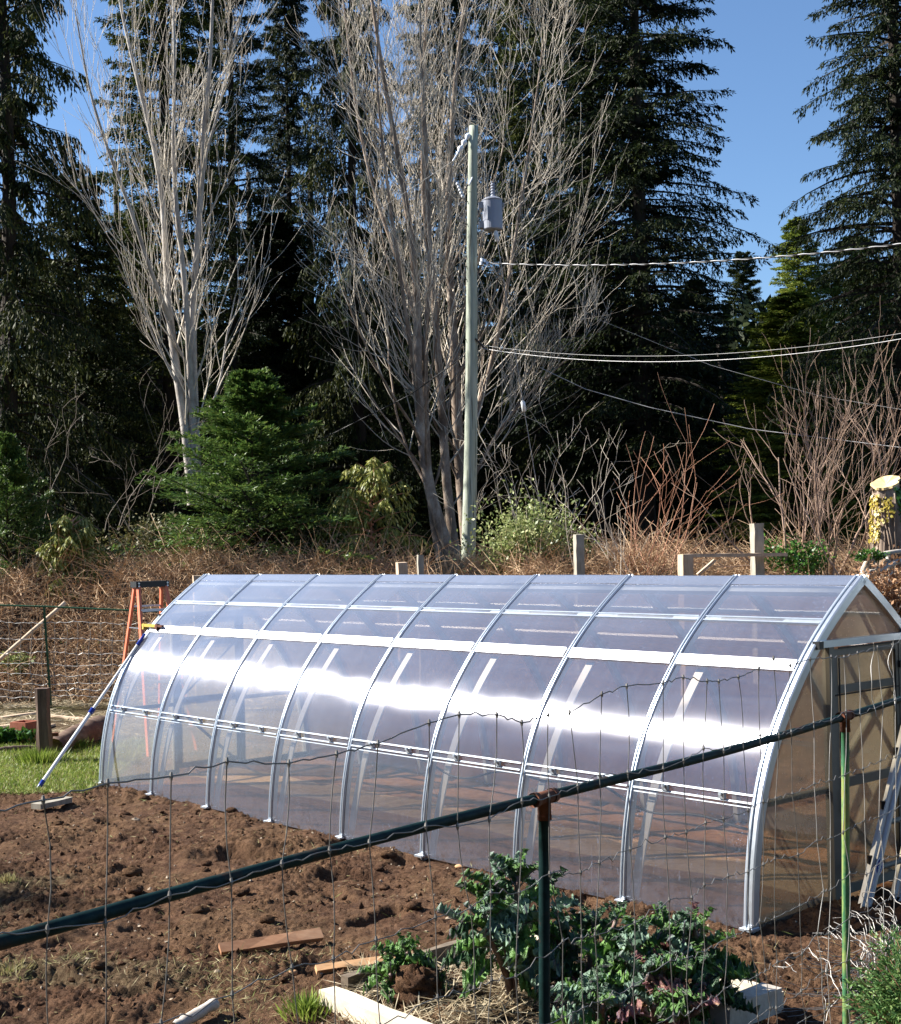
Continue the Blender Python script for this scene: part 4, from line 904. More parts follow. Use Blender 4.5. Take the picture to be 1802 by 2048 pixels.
# ================================================================ POWER POLE AND WIRES
def m_pole():
    t = NT('treated_pole_wood'); c = t.coord('Object'); n = t.noise(t.mapping(c, (1, 1, .06)), 14, 6, .7); n2 = t.noise(c, 1.2, 3, .5)
    col = t.ramp(n, [(.3, (.20, .23, .17)), (.5, (.36, .40, .31)), (.72, (.50, .54, .44))]); col = t.mix(t.math('MULTIPLY', n2, .4), col, (.40, .41, .37), 'MIX')
    crk = t.ramp(t.noise(t.mapping(c, (1, 1, .03)), 26, 3, .6), [(.36, (1, 1, 1)), (.40, (0, 0, 0))]); col = t.mix(t.math('MULTIPLY', crk, .75), col, (.06, .06, .045))
    return t.pbr(col, .8, 0, t.bump(t.noise(t.mapping(c, (1, 1, .04)), 40, 4, .7), .5, .01), .2)
M['pole'] = m_pole()
PD = 25.0; pb = W(934, 1152, PD); ptop = W(950, 252, PD); pz = float(ground_z(pb[0], pb[1]))
pole = thing('power_pole', (pb[0], pb[1], pz), 'tall greenish wooden power pole rising behind the middle of the greenhouse', 'pole')
base = pb + (pb - ptop) / np.linalg.norm(ptop - pb) * (pb[2] - pz + .2)
t = np.linspace(0, 1, 24); P = base + (ptop - base) * t[:, None]; P[:, 0] += .03 * np.sin(t * 5)
MB().tube(P, .150 - .062 * t, 20).build('mast', M['pole'], pole, smooth=True)
M['porcelain'] = m_var('white_porcelain', (.70, .72, .74), (.82, .84, .86), 5, .2, 0, .05, spec=.7)
M['cable'] = m_var('pale_cable', (.25, .25, .25), (.42, .42, .42), 3, .45, .2, .1)
M['cable_black'] = m_var('black_cable', (.012, .012, .012), (.03, .03, .03), 3, .5)
pc = lambda v: base + (ptop - base) * ((W(0, v, PD)[2] - base[2]) / (ptop[2] - base[2]))
m = MB(); a, b_ = pc(288) + (-.10, 0, 0), W(906, 322, PD - .3); n = 40; s = np.linspace(0, 1, n); r = .018 + .045 * (np.abs(np.sin(s * math.pi * 4.5)) ** 1.5) * (s < .72)
m.tube(a + (b_ - a) * s[:, None], r, 10); m.build('line_insulator', M['porcelain'], pole, smooth=True)
m = MB(); a = W(914, 365, PD - .3); b_ = W(927, 396, PD - .3); m.tube(a + (b_ - a) * s[:, None], .022 + .014 * np.abs(np.sin(s * 16)), 8); m.tube([W(938, 370, PD - .2), pc(368)], .018, 6); m.build('fuse_cutout', M['porcelain'], pole, smooth=True)
m = MB(); m.tube([W(927, 396, PD - .3), W(930, 380, PD - .28), pc(372)], .008, 5); m.tube([W(936, 305, PD - .3), W(930, 345, PD - .3), W(916, 366, PD - .3)], .006, 5); m.build('jumper_wire', M['cable_black'], pole)
q = W(962, 527, PD - .15); m = MB(); 
for dx, dz in ((-.0, 0), (.07, .05), (.12, .0), (.02, .07)): m.tube([q + (dx, 0, dz - .03), q + (dx, 0, dz + .03)], [.03, .035], 8)
m.tube([pc(532) + (-.2, 0, 0), pc(532) + (-.12, 0, 0)], .035, 8); m.build('spool_insulator', M['porcelain'], pole, smooth=True)
m = MB()
for v in (425, 470, 555, 580, 700): m.tube([pc(v) + (-.17, -.05, 0), pc(v) + (-.10, -.04, 0)], .010, 5)
m.tube([pc(700) + (.08, -.1, 0), W(972, 700, PD)], .02, 5); m.build('bolt', M['cable_black'], pole)
# transformer
M['tank'] = m_var('grey_painted_tank', (.27, .29, .35), (.31, .335, .40), 2, .45, 0, .05)
tc = W(985.5, 445, PD + .25); tz0 = W(0, 476, PD)[2]; tz1 = W(0, 415, PD)[2]; rt = 20 / F * PD * KD
tf = thing('transformer', (tc[0], tc[1], tz0), 'grey cylindrical transformer tank with a ribbed bushing mounted on the power pole', 'transformer')
m = MB(); h = tz1 - tz0; cx = np.array((tc[0], tc[1], tz0)); m.tube([cx + (0, 0, z) for z in (0, .02, h * .97, h * .975, h)], [rt * .93, rt, rt, rt * 1.05, rt * 1.04], 28); m.build('tank', M['tank'], tf, smooth=False)
m = MB(); m.tube([cx + (0, 0, h), cx + (0, 0, h + .03), cx + (0, 0, h + .07)], [rt * 1.05, rt * .8, rt * .3], 28); m.build('lid', M['tank'], tf, smooth=True)
m = MB(); s = np.linspace(0, 1, 40); m.tube(cx + (.02, 0, h + .05) + np.array((0, 0, .30)) * s[:, None], .03 + .022 * np.abs(np.sin(s * 17)), 12); m.build('bushing', M['tank'], tf, smooth=True)
m = MB(); m.box(cx + (-rt - .03, 0, h * .82), (.10, .14, .12)); m.box(cx + (-rt - .03, 0, h * .18), (.10, .14, .14)); m.build('bracket', M['tank'], tf)
m = MB(); m.tube([cx + (-rt * .55, -rt * .88, h * .3), cx + (-rt * .55, -rt * .88, h * .75)], .012, 6); m.build('nameplate', M['porcelain'], tf)
m = MB(); m.tube([cx + (rt * .9, -.02, h * .9), cx + (rt * 1.12, -.05, h * .85), cx + (rt * 1.05, -.03, h * .7)], .012, 5); m.build('lifting_lug', M['tank'], tf)
# guy wire with strain insulators
def wire(name, pts, r, mat, label, sag=0.0, n=60, twist=None):
    P = np.array(pts, float); s = np.linspace(0, len(P) - 1, n); Q = np.stack([np.interp(s, np.arange(len(P)), P[:, i]) for i in range(3)], -1)
    u_ = np.linspace(0, 1, n); Q[:, 2] -= sag * 4 * u_ * (1 - u_); m = MB().tube(Q, r, 6); return single(name, m, mat, label, 'wire', smooth=True)
gw = thing('guy_wire', W(1080, 1000, 25.8), 'thin guy wire with two pale strain insulators slanting down from the pole top', 'wire')
A_, B_, C_, D_ = W(961, 298, PD), W(993, 472, PD + .2), W(1047, 812, PD + .6), W(1085, 1040, PD + .9)
MB().tube([A_, B_, C_, D_], .009, 5).build('strand', M['cable'], gw)
for q in (B_, C_):
    dd = (D_ - A_) / np.linalg.norm(D_ - A_); MB().tube([q - dd * .12, q - dd * .08, q + dd * .10, q + dd * .12], [.012, .045, .045, .015], 8).build('strain_insulator', M['porcelain'], gw, smooth=True)
# service drop: dark and pale conductors twisted together
def drop(name, label, p0, p1, sag, r=.0085, turns=24, second=True):
    root = thing(name, p0, label, 'wire'); n = 260; s = np.linspace(0, 1, n); C = p0 + (p1 - p0) * s[:, None]; C[:, 2] -= sag * 4 * s * (1 - s)
    ph = s * turns * 2 * math.pi
    for k, mt in ((0, M['cable_white']), (1, M['cable_black'])):
        o = np.stack((0 * s, np.cos(ph + math.pi * k), np.sin(ph + math.pi * k)), -1) * r * 1.1; MB().tube(C + o, r, 5, False).build('conductor', mt, root, smooth=True)
M['cable_white'] = m_var('bare_bright_conductor', (.42, .42, .42), (.6, .6, .6), 3, .4, .3, .05)
p0, p1 = W(968, 526, PD - .1), W(1990, 462, 19.5)
drop('service_drop', 'twisted pale and black overhead service cable running from the pole to the right', p0, p1, .22)
for k, (va, vb, sg, lb) in enumerate(((690, 632, .38, 'upper thin overhead line of the pair halfway up the pole'), (696, 641, .42, 'lower thin overhead line of the pair halfway up the pole'))):
    wire('overhead_line', [W(960, va, PD), W(1990, vb, 18.5)], .0055 if k else .004, M['cable_white'] if k else M['cable'], lb, sg)
wire('overhead_line', [W(1080, 735, 27), W(1170, 778, 26.6), W(1300, 815, 26), W(1500, 858, 25), W(1990, 918, 22)], .008, M['cable'], 'thin cable sagging low across the dark wood to the right edge', 0)
wire('overhead_line', [W(1200, 640, 27), W(1420, 730, 26), W(1640, 792, 25), W(1990, 850, 23)], .004, M['cable'], 'faint cable just above the low sagging one at the right', 0)
wire('overhead_line', [W(906, 322, PD - .3), W(650, 490, PD + 3), W(420, 640, PD + 6), W(120, 850, 34)], .0035, M['cable'], 'thin line descending from the top insulator to the lower left behind twigs', 0)
wire('overhead_line', [W(945, 700, PD), W(820, 790, PD + 2), W(560, 920, PD + 4), W(300, 1010, 31)], .011, M['cable_black'], 'black cable descending left from the middle of the power pole', 0)

# ================================================================ WOODEN POSTS BEHIND THE GREENHOUSE
def m_wood(name, c1, c2, c3, stretch=(1, 1, .12), sc_=12, rough=.75, bump=.4):
    t = NT(name); c = t.coord('Object'); n = t.noise(t.mapping(c, stretch), sc_, 6, .7); n2 = t.noise(c, 2.5, 4, .6)
    col = t.ramp(n, [(.3, c1), (.5, c2), (.72, c3)]); col = t.mix(t.math('MULTIPLY', t.ramp(n2, [(.4, (0, 0, 0)), (.65, (1, 1, 1))]), .35), col, tuple(a * .55 for a in c1))
    return t.pbr(col, rough, 0, t.bump(n, bump, .006), .25)
M['new_wood'] = m_wood('fresh_sawn_wood', (.42, .30, .20), (.55, .42, .30), (.66, .54, .41))
M['grey_wood'] = m_wood('grey_weathered_wood', (.22, .20, .16), (.36, .33, .27), (.48, .45, .38))
rng = np.random.default_rng(3)
def wpost(u, v0, v1, d, wpx, mat, label, group='wooden posts behind the greenhouse', rot=.3):
    p = W(u, v0, d); z1 = p[2]; z0 = float(ground_z(p[0], d)) - .1; d = p[1]; z0 = float(ground_z(p[0], d)) - .1; wd = wpx / F * d
    m = MB(); m.beam((p[0], d, z0), (p[0], d, z1), wd * .78, wd * .78, (math.cos(rot), math.sin(rot), 0), .004, rng); 
    return single('wooden_post', m, mat, label, 'post', group, loc=(p[0], d, z0))
wpost(803, 1125, 1150, 19.3, 24, M['new_wood'], 'fresh square post just left of the thin grey one')
wpost(840, 1110, 1150, 19.6, 14, M['grey_wood'], 'thin weathered post between the fresh post and the power pole')
wpost(1157, 1069, 1150, 20.2, 22, M['grey_wood'], 'mossy grey post beside the variegated bush')
wpost(1371, 1108, 1150, 19.0, 30, M['new_wood'], 'fresh square post at the left end of the wooden rail')
wpost(1513, 1047, 1150, 19.6, 26, M['grey_wood'], 'tall grey post with dead vine on top, at the middle of the wooden rail')
wpost(394, 1151, 1170, 19.0, 20, M['new_wood'], 'fresh post peeping over the left end of the greenhouse roof')
m = MB(); m.beam(W(1380, 1111, 19.12), W(1572, 1109, 19.5), .10, .05, (0, 0, 1), .002, rng); single('wooden_rail', m, M['new_wood'], 'pale horizontal rail joining the fresh post and the tall grey post', 'rail', loc=W(1380, 1118, 19.12))
m = MB(); m.beam(W(1395, 1150, 19.2), W(1430, 1120, 19.25), .07, .04, (0, 0, 1)); single('wooden_brace', m, M['new_wood'], 'short diagonal brace under the pale rail', 'brace')
# ================================================================ IVY STUMP
M['stump_bark'] = m_wood('pale_ribbed_bark', (.17, .12, .085), (.34, .26, .20), (.52, .44, .36), (1, 1, .15), 7, .9, 1.0)
M['cut'] = m_wood('fresh_cut_wood', (.62, .42, .18), (.74, .55, .28), (.82, .65, .38), (1, 1, 1), 4, .7, .2)
d = 18.2; sb = W(1778, 1150, d); sz = float(ground_z(sb[0], sb[1])); st_ = thing('ivy_stump', (sb[0], sb[1], sz), 'tall cut tree stump with a bright sawn top and yellow ivy at the right edge', 'stump')
ctr = np.array([(sb[0] + .03, sb[1], sz - .1), (sb[0] + .02, sb[1], sz + 1.2), W(1780, 1080, d), W(1777, 1020, d), W(1772, 975, d)]); n = 30; k = 40
s = np.linspace(0, 1, n); C = np.stack([np.interp(s * 4, np.arange(5), ctr[:, i]) for i in range(3)], -1); th = np.arange(k) * 2 * np.pi / k
R = (.30 - .13 * s)[:, None] * (1 + .10 * np.sin(th * 5 + 1)[None] + .05 * np.sin(th * 11 + s[:, None] * 4) + .05 * pn(th[None] * 3, s[:, None] * 6, 5)); V = np.stack((C[:, 0, None] + R * np.cos(th), C[:, 1, None] + R * np.sin(th), np.repeat(C[:, 2, None], k, 1)), -1)
V[-1, :, 2] += .05 * np.cos(th) ; i, j = np.meshgrid(np.arange(n - 1), np.arange(k), indexing='ij'); q = (j + 1) % k
m = MB(); m.add(V.reshape(-1, 3), np.stack((i * k + j, i * k + q, (i + 1) * k + q, (i + 1) * k + j), -1).reshape(-1, 4)); m.build('trunk', M['stump_bark'], st_, smooth=True)
m = MB(); top_ = V[-1] * 1.0; cen = top_.mean(0); rim = cen + (top_ - cen) * 1.13 + np.stack((0 * th, 0 * th, .075 * np.sin(th) + .05), -1); rim2 = rim + (0, 0, .035)
m.add(np.concatenate((rim, rim2, [cen + (0, 0, .05)])), [(a, (a + 1) % k, k + (a + 1) % k, k + a) for a in range(k)]); m.add(np.concatenate((rim2, [cen + (0, 0, .045)])), [(a, (a + 1) % k, k) for a in range(k)]); m.build('sawn_top', M['cut'], st_)
g = np.random.default_rng(12)
def ivy(thr, zr, N, mat, nm, sz_=(.03, .065)):
    a = g.uniform(*thr, N); f = g.uniform(*zr, N); ff = f * (n - 1); i0 = np.minimum(ff.astype(int), n - 2); c = C[i0] + (C[i0 + 1] - C[i0]) * (ff - i0)[:, None]; r = (.30 - .13 * f) * 1.05 + g.uniform(0, .05, N)
    B = c + np.stack((r * np.cos(a), r * np.sin(a), 0 * a), -1); nn = np.stack((np.cos(a), np.sin(a), 0 * a), -1); D = unit(np.stack((-np.sin(a), np.cos(a), 0 * a), -1) * g.normal(0, .7, N)[:, None] + (0, 0, -1) + nn * .4); S = unit(np.cross(D, nn) + g.normal(0, .3, (N, 3)))
    L = g.uniform(*sz_, N); m = MB(); m.kites(B, D, S, L, L * .9, .4); m.build(nm, mat, st_)
ivy((math.pi * .95, math.pi * 1.25), (.5, .93), 260, M['ivy_y'], 'yellow_ivy'); ivy((math.pi * 1.28, math.pi * 1.5), (.65, .90), 50, M['ivy_y'], 'yellow_ivy'); ivy((math.pi * 1.62, math.pi * 2.2), (.45, 1.0), 520, M['ivy'], 'green_ivy', (.04, .08))
m = MB()
for q in range(9):
    a = math.pi * (1.0 + .09 * q); f = np.linspace(0, .95 - .05 * (q % 3), 12); i0 = (f * (n - 1)).astype(int); r = (.30 - .13 * f) * 1.08; aa = a + .15 * np.sin(f * 9 + q)
    m.tube(C[i0] + np.stack((r * np.cos(aa), r * np.sin(aa), 0 * f), -1), .014, 5)
m.build('vine', M['stump_bark'], st_, smooth=True)
# pale cut limbs piled at its foot
M['pale_limb'] = m_wood('pale_dead_limb', (.34, .29, .24), (.5, .45, .39), (.64, .6, .54), (1, 1, 1), 9, .85)
pil = [[(1722, 1160), (1735, 1125), (1752, 1105)], [(1745, 1190), (1742, 1140), (1748, 1112)], [(1768, 1200), (1780, 1155), (1776, 1110)], [(1790, 1290), (1778, 1230), (1768, 1175)], [(1715, 1115), (1760, 1108), (1810, 1103)], [(1757, 1145), (1790, 1125), (1815, 1120)], [(1735, 1150), (1760, 1135), (1780, 1138)]]
root = thing('cut_limbs', W(1750, 1200, 17.6), 'pale dead cut limbs heaped at the foot of the ivy stump', 'branches')
for a in pil:
    P = np.array([W(u, v, 17.4 + .1 * i) for i, (u, v) in enumerate(a)]); s = np.linspace(0, 2, 9); Q = np.stack([np.interp(s, [0, 1, 2], P[:, i]) for i in range(3)], -1); Q += g.normal(0, .012, Q.shape); MB().tube(Q, np.linspace(.05, .03, 9), 7).build('limb', M['pale_limb'], root, smooth=True)
leafbush('ivy_clump', 'green ivy creeping over the pale cut limbs', W(1742, 1122, 17.3), (.28, .2, .12), 500, 56, M['ivy'], (.035, .07), 8, 'plant')
leafbush('dry_beech_hedge', 'brown dead leaved hedge behind the right gable of the greenhouse', W(1775, 1290, 16.4), (.75, .5, .85), 5000, 57, M['deadleaf'], (.035, .075), 30, 'hedge')

# ================================================================ LEFT BACK FENCE AND BED
M['fence_green'] = m_var('green_steel_post', (.012, .06, .03), (.025, .10, .05), 12, .5, 0, .2)
bf = thing('garden_fence', W(92, 1398, 19.4), 'wire field fence on a green steel post along the foot of the brambles', 'fence')
def fw_(u, v, d=19.4): return W(u, v, d)
for uu, vt in ((88, 1212), (-170, 1205), (330, 1222)):
    m = MB(); a = fw_(uu, vt); b_ = np.array((a[0] + .08, a[1], .0)); m.beam(a, b_, .028, .028, (0, 1, 0)); 
    for q in range(14):
        c = a + (b_ - a) * (.1 + .06 * q); m.box(c + (-.022, 0, 0), (.02, .012, .02))
    m.build('post', M['fence_green'], bf)
MB().tube([fw_(-240, 1204), fw_(90, 1213), fw_(330, 1224)], .013, 6).build('top_rail', M['fence_green'], bf)
g = np.random.default_rng(14)
for r, v in enumerate((1244, 1277, 1305, 1328, 1348, 1366, 1380, 1392)):
    uu = np.arange(-240, 331, 9.0); P = np.array([fw_(u, v + 3 * (u / 300) + 2 * math.sin(u * .03 + r) + g.normal(0, 1.3)) for u in uu]); MB().tube(P, .0052, 4).build('wire', M['wire_light'], bf)
for q, u in enumerate(np.arange(-236, 330, 23)):
    P = np.array([fw_(u + g.normal(0, 1.0) + 1.5 * math.sin(k_ * 1.3), 1244 + (1392 - 1244) * k_ / 7) for k_ in range(8)]); MB().tube(P, .0034, 4).build('wire', M['wire'], bf)
# leaning pale pole behind it
m = MB(); a, b_ = W(-60, 1372, 20.0), W(130, 1206, 20.4); s = np.linspace(0, 1, 10)[:, None]; m.tube(a + (b_ - a) * s + g.normal(0, .006, (10, 3)), .036, 7); single('leaning_pole', m, M['new_wood'], 'pale peeled pole leaning against the brambles behind the left fence', 'pole', smooth=True)
def gl(u, v): return G(u, v)
# rough sawn wooden post
M['dark_post'] = m_wood('brown_split_post', (.07, .045, .035), (.14, .095, .075), (.24, .17, .13), (1, 1, .1), 14, .85, .9)
b0 = G(91, 1526); m = MB(); hh = 1.03 * (1526 - 1381) / F * b0[1]; n = 12; V = []
for i_ in range(n):
    z = hh * i_ / (n - 1); w1 = .063 + .006 * math.sin(z * 9); ins = .016 + .010 * math.sin(z * 7 + 1)
    for (x, y) in ((-w1 - .01, -.05), (-w1 + ins + .012, -.075), (w1, -.07 + .004 * math.sin(z * 13)), (w1 + .004, .06), (-w1, .06)): V.append((b0[0] + x - .02 * z / hh + g.normal(0, .002), b0[1] + y, z))
f = [(i_ * 5 + j_, i_ * 5 + (j_ + 1) % 5, (i_ + 1) * 5 + (j_ + 1) % 5, (i_ + 1) * 5 + j_) for i_ in range(n - 1) for j_ in range(5)]; m.add(V, f); m.add(V[-5:], [(0, 1, 2, 3, 4)])
single('wooden_post', m, M['dark_post'], 'dark brown split wooden post standing on the lawn edge at the left', 'post', loc=(b0[0], b0[1], 0))
# terracotta box planter
M['terra'] = m_var('terracotta_red', (.26, .075, .04), (.36, .12, .07), 6, .75, 0, .3)
c = G(50, 1486); m = MB(); R = np.stack(((math.cos(-.45), math.sin(-.45), 0), (-math.sin(-.45), math.cos(-.45), 0), (0, 0, 1)), 1); w_ = .25; h_ = .27; th_ = .03
for (cx_, cy_, sx, sy) in ((-w_ / 2 + th_ / 2, 0, th_, w_), (w_ / 2 - th_ / 2, 0, th_, w_), (0, -w_ / 2 + th_ / 2, w_ - 2 * th_, th_), (0, w_ / 2 - th_ / 2, w_ - 2 * th_, th_)): m.box(np.array(c) + R @ np.array((cx_, cy_, h_ / 2)), (sx, sy, h_), R)
m.box(np.array(c) + R @ np.array((0, 0, .02)), (w_ - .07, w_ - .07, .03), R)
single('chimney_pot', m, M['terra'], 'square open terracotta flue block on the bed left of the brown post', 'planter', loc=c)
# weathered log and bits on the bed
M['log'] = m_wood('old_log_bark', (.06, .04, .03), (.14, .09, .065), (.30, .22, .16), (.2, 1, 1), 8, .9, 1.0)
def log(name, a, b_, r0, r1, mat, label, cat='log', bow=.03, k=12, n=14):
    s = np.linspace(0, 1, n); P = np.asarray(a) + (np.asarray(b_) - a) * s[:, None]; P[:, 2] += bow * np.sin(s * 3.1); P += g.normal(0, r0 * .04, P.shape)
    m = MB().tube(P, (r0 + (r1 - r0) * s) * (1 + g.normal(0, .07, n)), k); return single(name, m, mat, label, cat, smooth=True)
a, b_ = G(108, 1512), G(215, 1478); log('fallen_log', a + (0, 0, .10), b_ + (0, 0, .14), .12, .17, M['log'], 'dark weathered log lying on the lawn edge beside the left end of the greenhouse')
for i_, (p, q, r, lb) in enumerate((((0, 1441), (75, 1431), .05, 'short whitish board on the straw bed at the left edge'), ((60, 1468), (105, 1455), .05, 'pale stick beside the terracotta block'), ((100, 1436), (215, 1450), .045, 'long pale stick on the straw in front of the back fence'), ((-20, 1462), (60, 1452), .06, 'pale flat board behind the terracotta block'))):
    a, b_ = G(*p), G(*q); m = MB(); m.beam(a + (0, 0, .04), b_ + (0, 0, .04), r * 1.8, .03, (0, 0, 1), .004, g); single('loose_board', m, M['new_wood'], lb, 'board', 'loose boards on the straw bed')
log('garden_edging', G(-30, 1512) + (0, 0, .03), G(75, 1502) + (0, 0, .03), .03, .03, M['dark_post'], 'thin dark edging strip in front of the leafy plant at the left edge', 'edging')
m = MB(); a = G(105, 1514); m.tube([a, a + (-.02, 0, .10), a + (.0, 0, .24)], .012, 6); m.box(a + (.01, 0, .26), (.12, .05, .04)); single('garden_tap', m, M['rust'], 'small dark rusty stake with a bent top right of the brown post', 'stake')
# straw mulch on the back bed
M['straw'] = m_leaf('dry_straw', [(.16, .12, .07), (.32, .25, .15), (.48, .40, .26), (.60, .52, .37)], .7, .2, scale=3)
M['grass'] = m_leaf('lawn_grass', [(.06, .10, .015), (.13, .20, .03), (.24, .32, .05), (.42, .46, .13)], .5, .3, scale=3)
M['drygrass'] = m_leaf('dry_grass', [(.15, .13, .05), (.30, .25, .11), (.42, .36, .18), (.20, .26, .06)], .6, .25, scale=3)
def strands(N, xf, L, wd, flat, mat, name, label, hfun, lift=.005, sel=None):
    x, y = xf(N)
    if sel is not None: k_ = sel(x, y); x, y = x[k_], y[k_]
    N = len(x); z = hfun(x, y) + lift; a = g.uniform(0, 2 * np.pi, N); el = np.abs(g.normal(0, flat, N)); D = np.stack((np.cos(a) * np.cos(el), np.sin(a) * np.cos(el), np.sin(el)), -1)
    S = unit(np.cross(D, g.normal(0, .4, (N, 3)) + (0, 0, 1))); ln = g.uniform(*L, N); m = MB(); m.kites(np.stack((x, y, z), -1), D, S, ln, g.uniform(*wd, N), .45); return tag(m.build(name, mat), label, None, kind='stuff')
strands(15000, lambda N: (g.uniform(-9.5, -2.8, N), g.uniform(17.5, 23, N)), (.08, .3), (.006, .014), .12, M['straw'], 'straw_mulch', 'pale straw mulch over the bed behind the lawn', lambda x, y: np.where(y < 20, soil_h(x, y), 0) + bank(x, y) + .02, sel=lambda x, y: pn(x * 1.2, y * 1.2, 80) > -.25)
def lawnsel(x, y): return (y + .25 * pn(x, y, 5) > 13.85) & (x < -3.6)
strands(60000, lambda N: (g.uniform(-6.9, -3.55, N), g.uniform(13.5, 17.7, N)), (.03, .075), (.004, .009), 1.0, M['grass'], 'lawn_grass', 'short bright grass of the lawn strip at the left', soil_h, sel=lawnsel)
strands(34000, lambda N: (g.uniform(-6.9, -3.55, N), g.uniform(13.5, 17.7, N)), (.03, .08), (.004, .009), .5, M['drygrass'], 'dry_lawn_grass', 'dry straw coloured blades in the lawn strip', soil_h, sel=lawnsel)
def tuft(u, v, N, H, R_, label, mat, name='grass_tuft', cat='grass'):
    c = G(u, v); a = g.uniform(0, 2 * np.pi, N); r = np.abs(g.normal(0, R_ * .5, N)); B = c + np.stack((r * np.cos(a), r * np.sin(a), 0 * a), -1); B[:, 2] = soil_h(B[:, 0], B[:, 1]); 
    D = unit(np.stack((np.cos(a) * .55, np.sin(a) * .55, 1 + 0 * a), -1) + g.normal(0, .22, (N, 3))); S = unit(np.cross(D, g.normal(0, 1, (N, 3)))); m = MB(); m.kites(B, D, S, g.uniform(.5, 1.1, N) * H, g.uniform(.006, .012, N) * (1 + H), .3); o = single(name, m, mat, label, cat, loc=c); return o
tuft(80, 1530, 900, .20, .22, 'tall grass tuft at the foot of the brown post', M['grass']); tuft(150, 1502, 500, .16, .16, 'grass tuft in front of the fallen log', M['grass']); tuft(72, 1490, 260, .11, .08, 'grass tuft in front of the terracotta block', M['grass'])
tuft(18, 1784, 160, .06, .09, 'small yellow green grass tuft on the soil at the left edge', M['drygrass']); tuft(612, 2030, 260, .10, .12, 'short green grass tuft beside the white beam end', M['grass']); tuft(20, 1945, 120, .06, .15, 'sparse dry tuft on the soil at the lower left', M['drygrass'])
leafbush('leafy_plant', 'low bright green leafy plant at the left edge beside the terracotta block', G(14, 1492) + (0, 0, .02), (.32, .22, .16), 650, 58, M['ivy'], (.05, .09), 12, 'plant', wfac=.8)
# ================================================================ FOREGROUND BED
M['board_red'] = m_wood('reddish_board', (.26, .12, .06), (.38, .20, .11), (.50, .30, .18), (.15, 1, 1), 10)
M['board_orange'] = m_wood('orange_board', (.38, .20, .09), (.52, .31, .16), (.62, .42, .25), (.15, 1, 1), 10)
M['board_old'] = m_wood('old_bed_board', (.08, .06, .045), (.16, .125, .09), (.28, .22, .16), (.2, .6, 1), 10, .85, .8)
M['white_wood'] = m_wood('pale_peeled_wood', (.52, .44, .32), (.68, .60, .47), (.80, .73, .60), (.25, .5, 1), 7, .75, .4)
def gb(u, v, dz=.02):
    p = G(u, v); p[2] = hz(p[0], p[1]) * .5 + dz; return p
def board(p, q, wd, th, mat, label, dz=.02, up=(0, 0, 1), group=None, cat='board', name='loose_board', dz2=None):
    a, b_ = gb(*p, dz), gb(*q, dz if dz2 is None else dz2); m = MB(); m.beam(a, b_, wd, th, up, .0022, g); return single(name, m, mat, label, cat, group)
board((440, 1912), (642, 1882), .07, .035, M['board_red'], 'reddish brown board lying on the soil left of the bed', .05, (0, -.6, .8))
board((632, 1953), (880, 1922), .05, .03, M['board_orange'], 'thin orange brown board half buried beside the bed edge', .04, (0, -.5, .8))
board((72, 1628), (136, 1612), .11, .05, M['grey_wood'], 'short thick grey brown offcut lying on the soil at the left', .05)
board((690, 1994), (995, 1893), .05, .09, M['board_old'], 'dark weathered board edging the back of the kale bed', .05, cat='edging', name='bed_board')
board((1425, 1985), (1560, 2020), .06, .09, M['white_wood'], 'pale sunlit board closing the right end of the kale bed', .06, cat='edging', name='bed_board')
board((1545, 2026), (1440, 2075), .11, .12, M['pale_limb'], 'grey brown beam end at the lower right corner of the kale bed', .10, cat='edging', name='bed_board')
board((655, 2014), (850, 2100), .10, .10, M['white_wood'], 'thick pale peeled beam at the front left of the kale bed', .04, cat='beam', name='bed_beam')
board((1030, 1882), (1090, 1908), .07, .05, M['white_wood'], 'small bright offcut lying behind the kale stem', .06)
log('stick', gb(350, 2062, .03), gb(432, 2030, .06), .028, .03, M['pale_limb'], 'short pale stick at the bottom edge of the photo', 'stick', 0)
# stones
M['stone'] = m_var('pale_garden_stone', (.20, .15, .10), (.42, .34, .25), 8, .85, 0, .5)
def stone(u, v, r, label, mat=None):
    r = r * .62
    p = G(u, v); p[2] = hz(p[0], p[1]) + r * .25; n1, n2 = 10, 14; th, ph = np.meshgrid(np.linspace(.01, math.pi - .01, n1), np.arange(n2) * 2 * math.pi / n2, indexing='ij')
    rr = r * (1 + .18 * np.sin(ph * 2 + u) + .15 * np.cos(th * 3 + v)); V = np.stack((rr * np.sin(th) * np.cos(ph) * 1.3, rr * np.sin(th) * np.sin(ph), rr * np.cos(th) * .65), -1).reshape(-1, 3)
    f = [(i_ * n2 + j_, i_ * n2 + (j_ + 1) % n2, (i_ + 1) * n2 + (j_ + 1) % n2, (i_ + 1) * n2 + j_) for i_ in range(n1 - 1) for j_ in range(n2)]; m = MB().add(V + p, f); return single('stone', m, mat or M['stone'], label, 'stone', 'stones on the soil', smooth=True)
stone(925, 1730, .055, 'tan stone against the greenhouse base left of the kale', M['board_orange']); stone(665, 1690, .03, 'small pale stone under the third rib of the greenhouse'); stone(160, 1948, .028, 'small pale stone on the litter at the lower left'); stone(270, 1641, .05, 'flat pale stone on the soil below the left ribs')
stone(585, 1940, .035, 'tan stone at the end of the orange board', M['board_orange']); stone(720, 1925, .03, 'small stone on the soil behind the orange board'); stone(300, 1778, .03, 'pale stone in the middle of the dug soil'); stone(900, 1842, .028, 'small stone left of the kale leaves'); stone(435, 1941, .022, 'tiny stone at the left end of the red board'); stone(1100, 1905, .032, 'white stone beside the fence post foot in the bed')
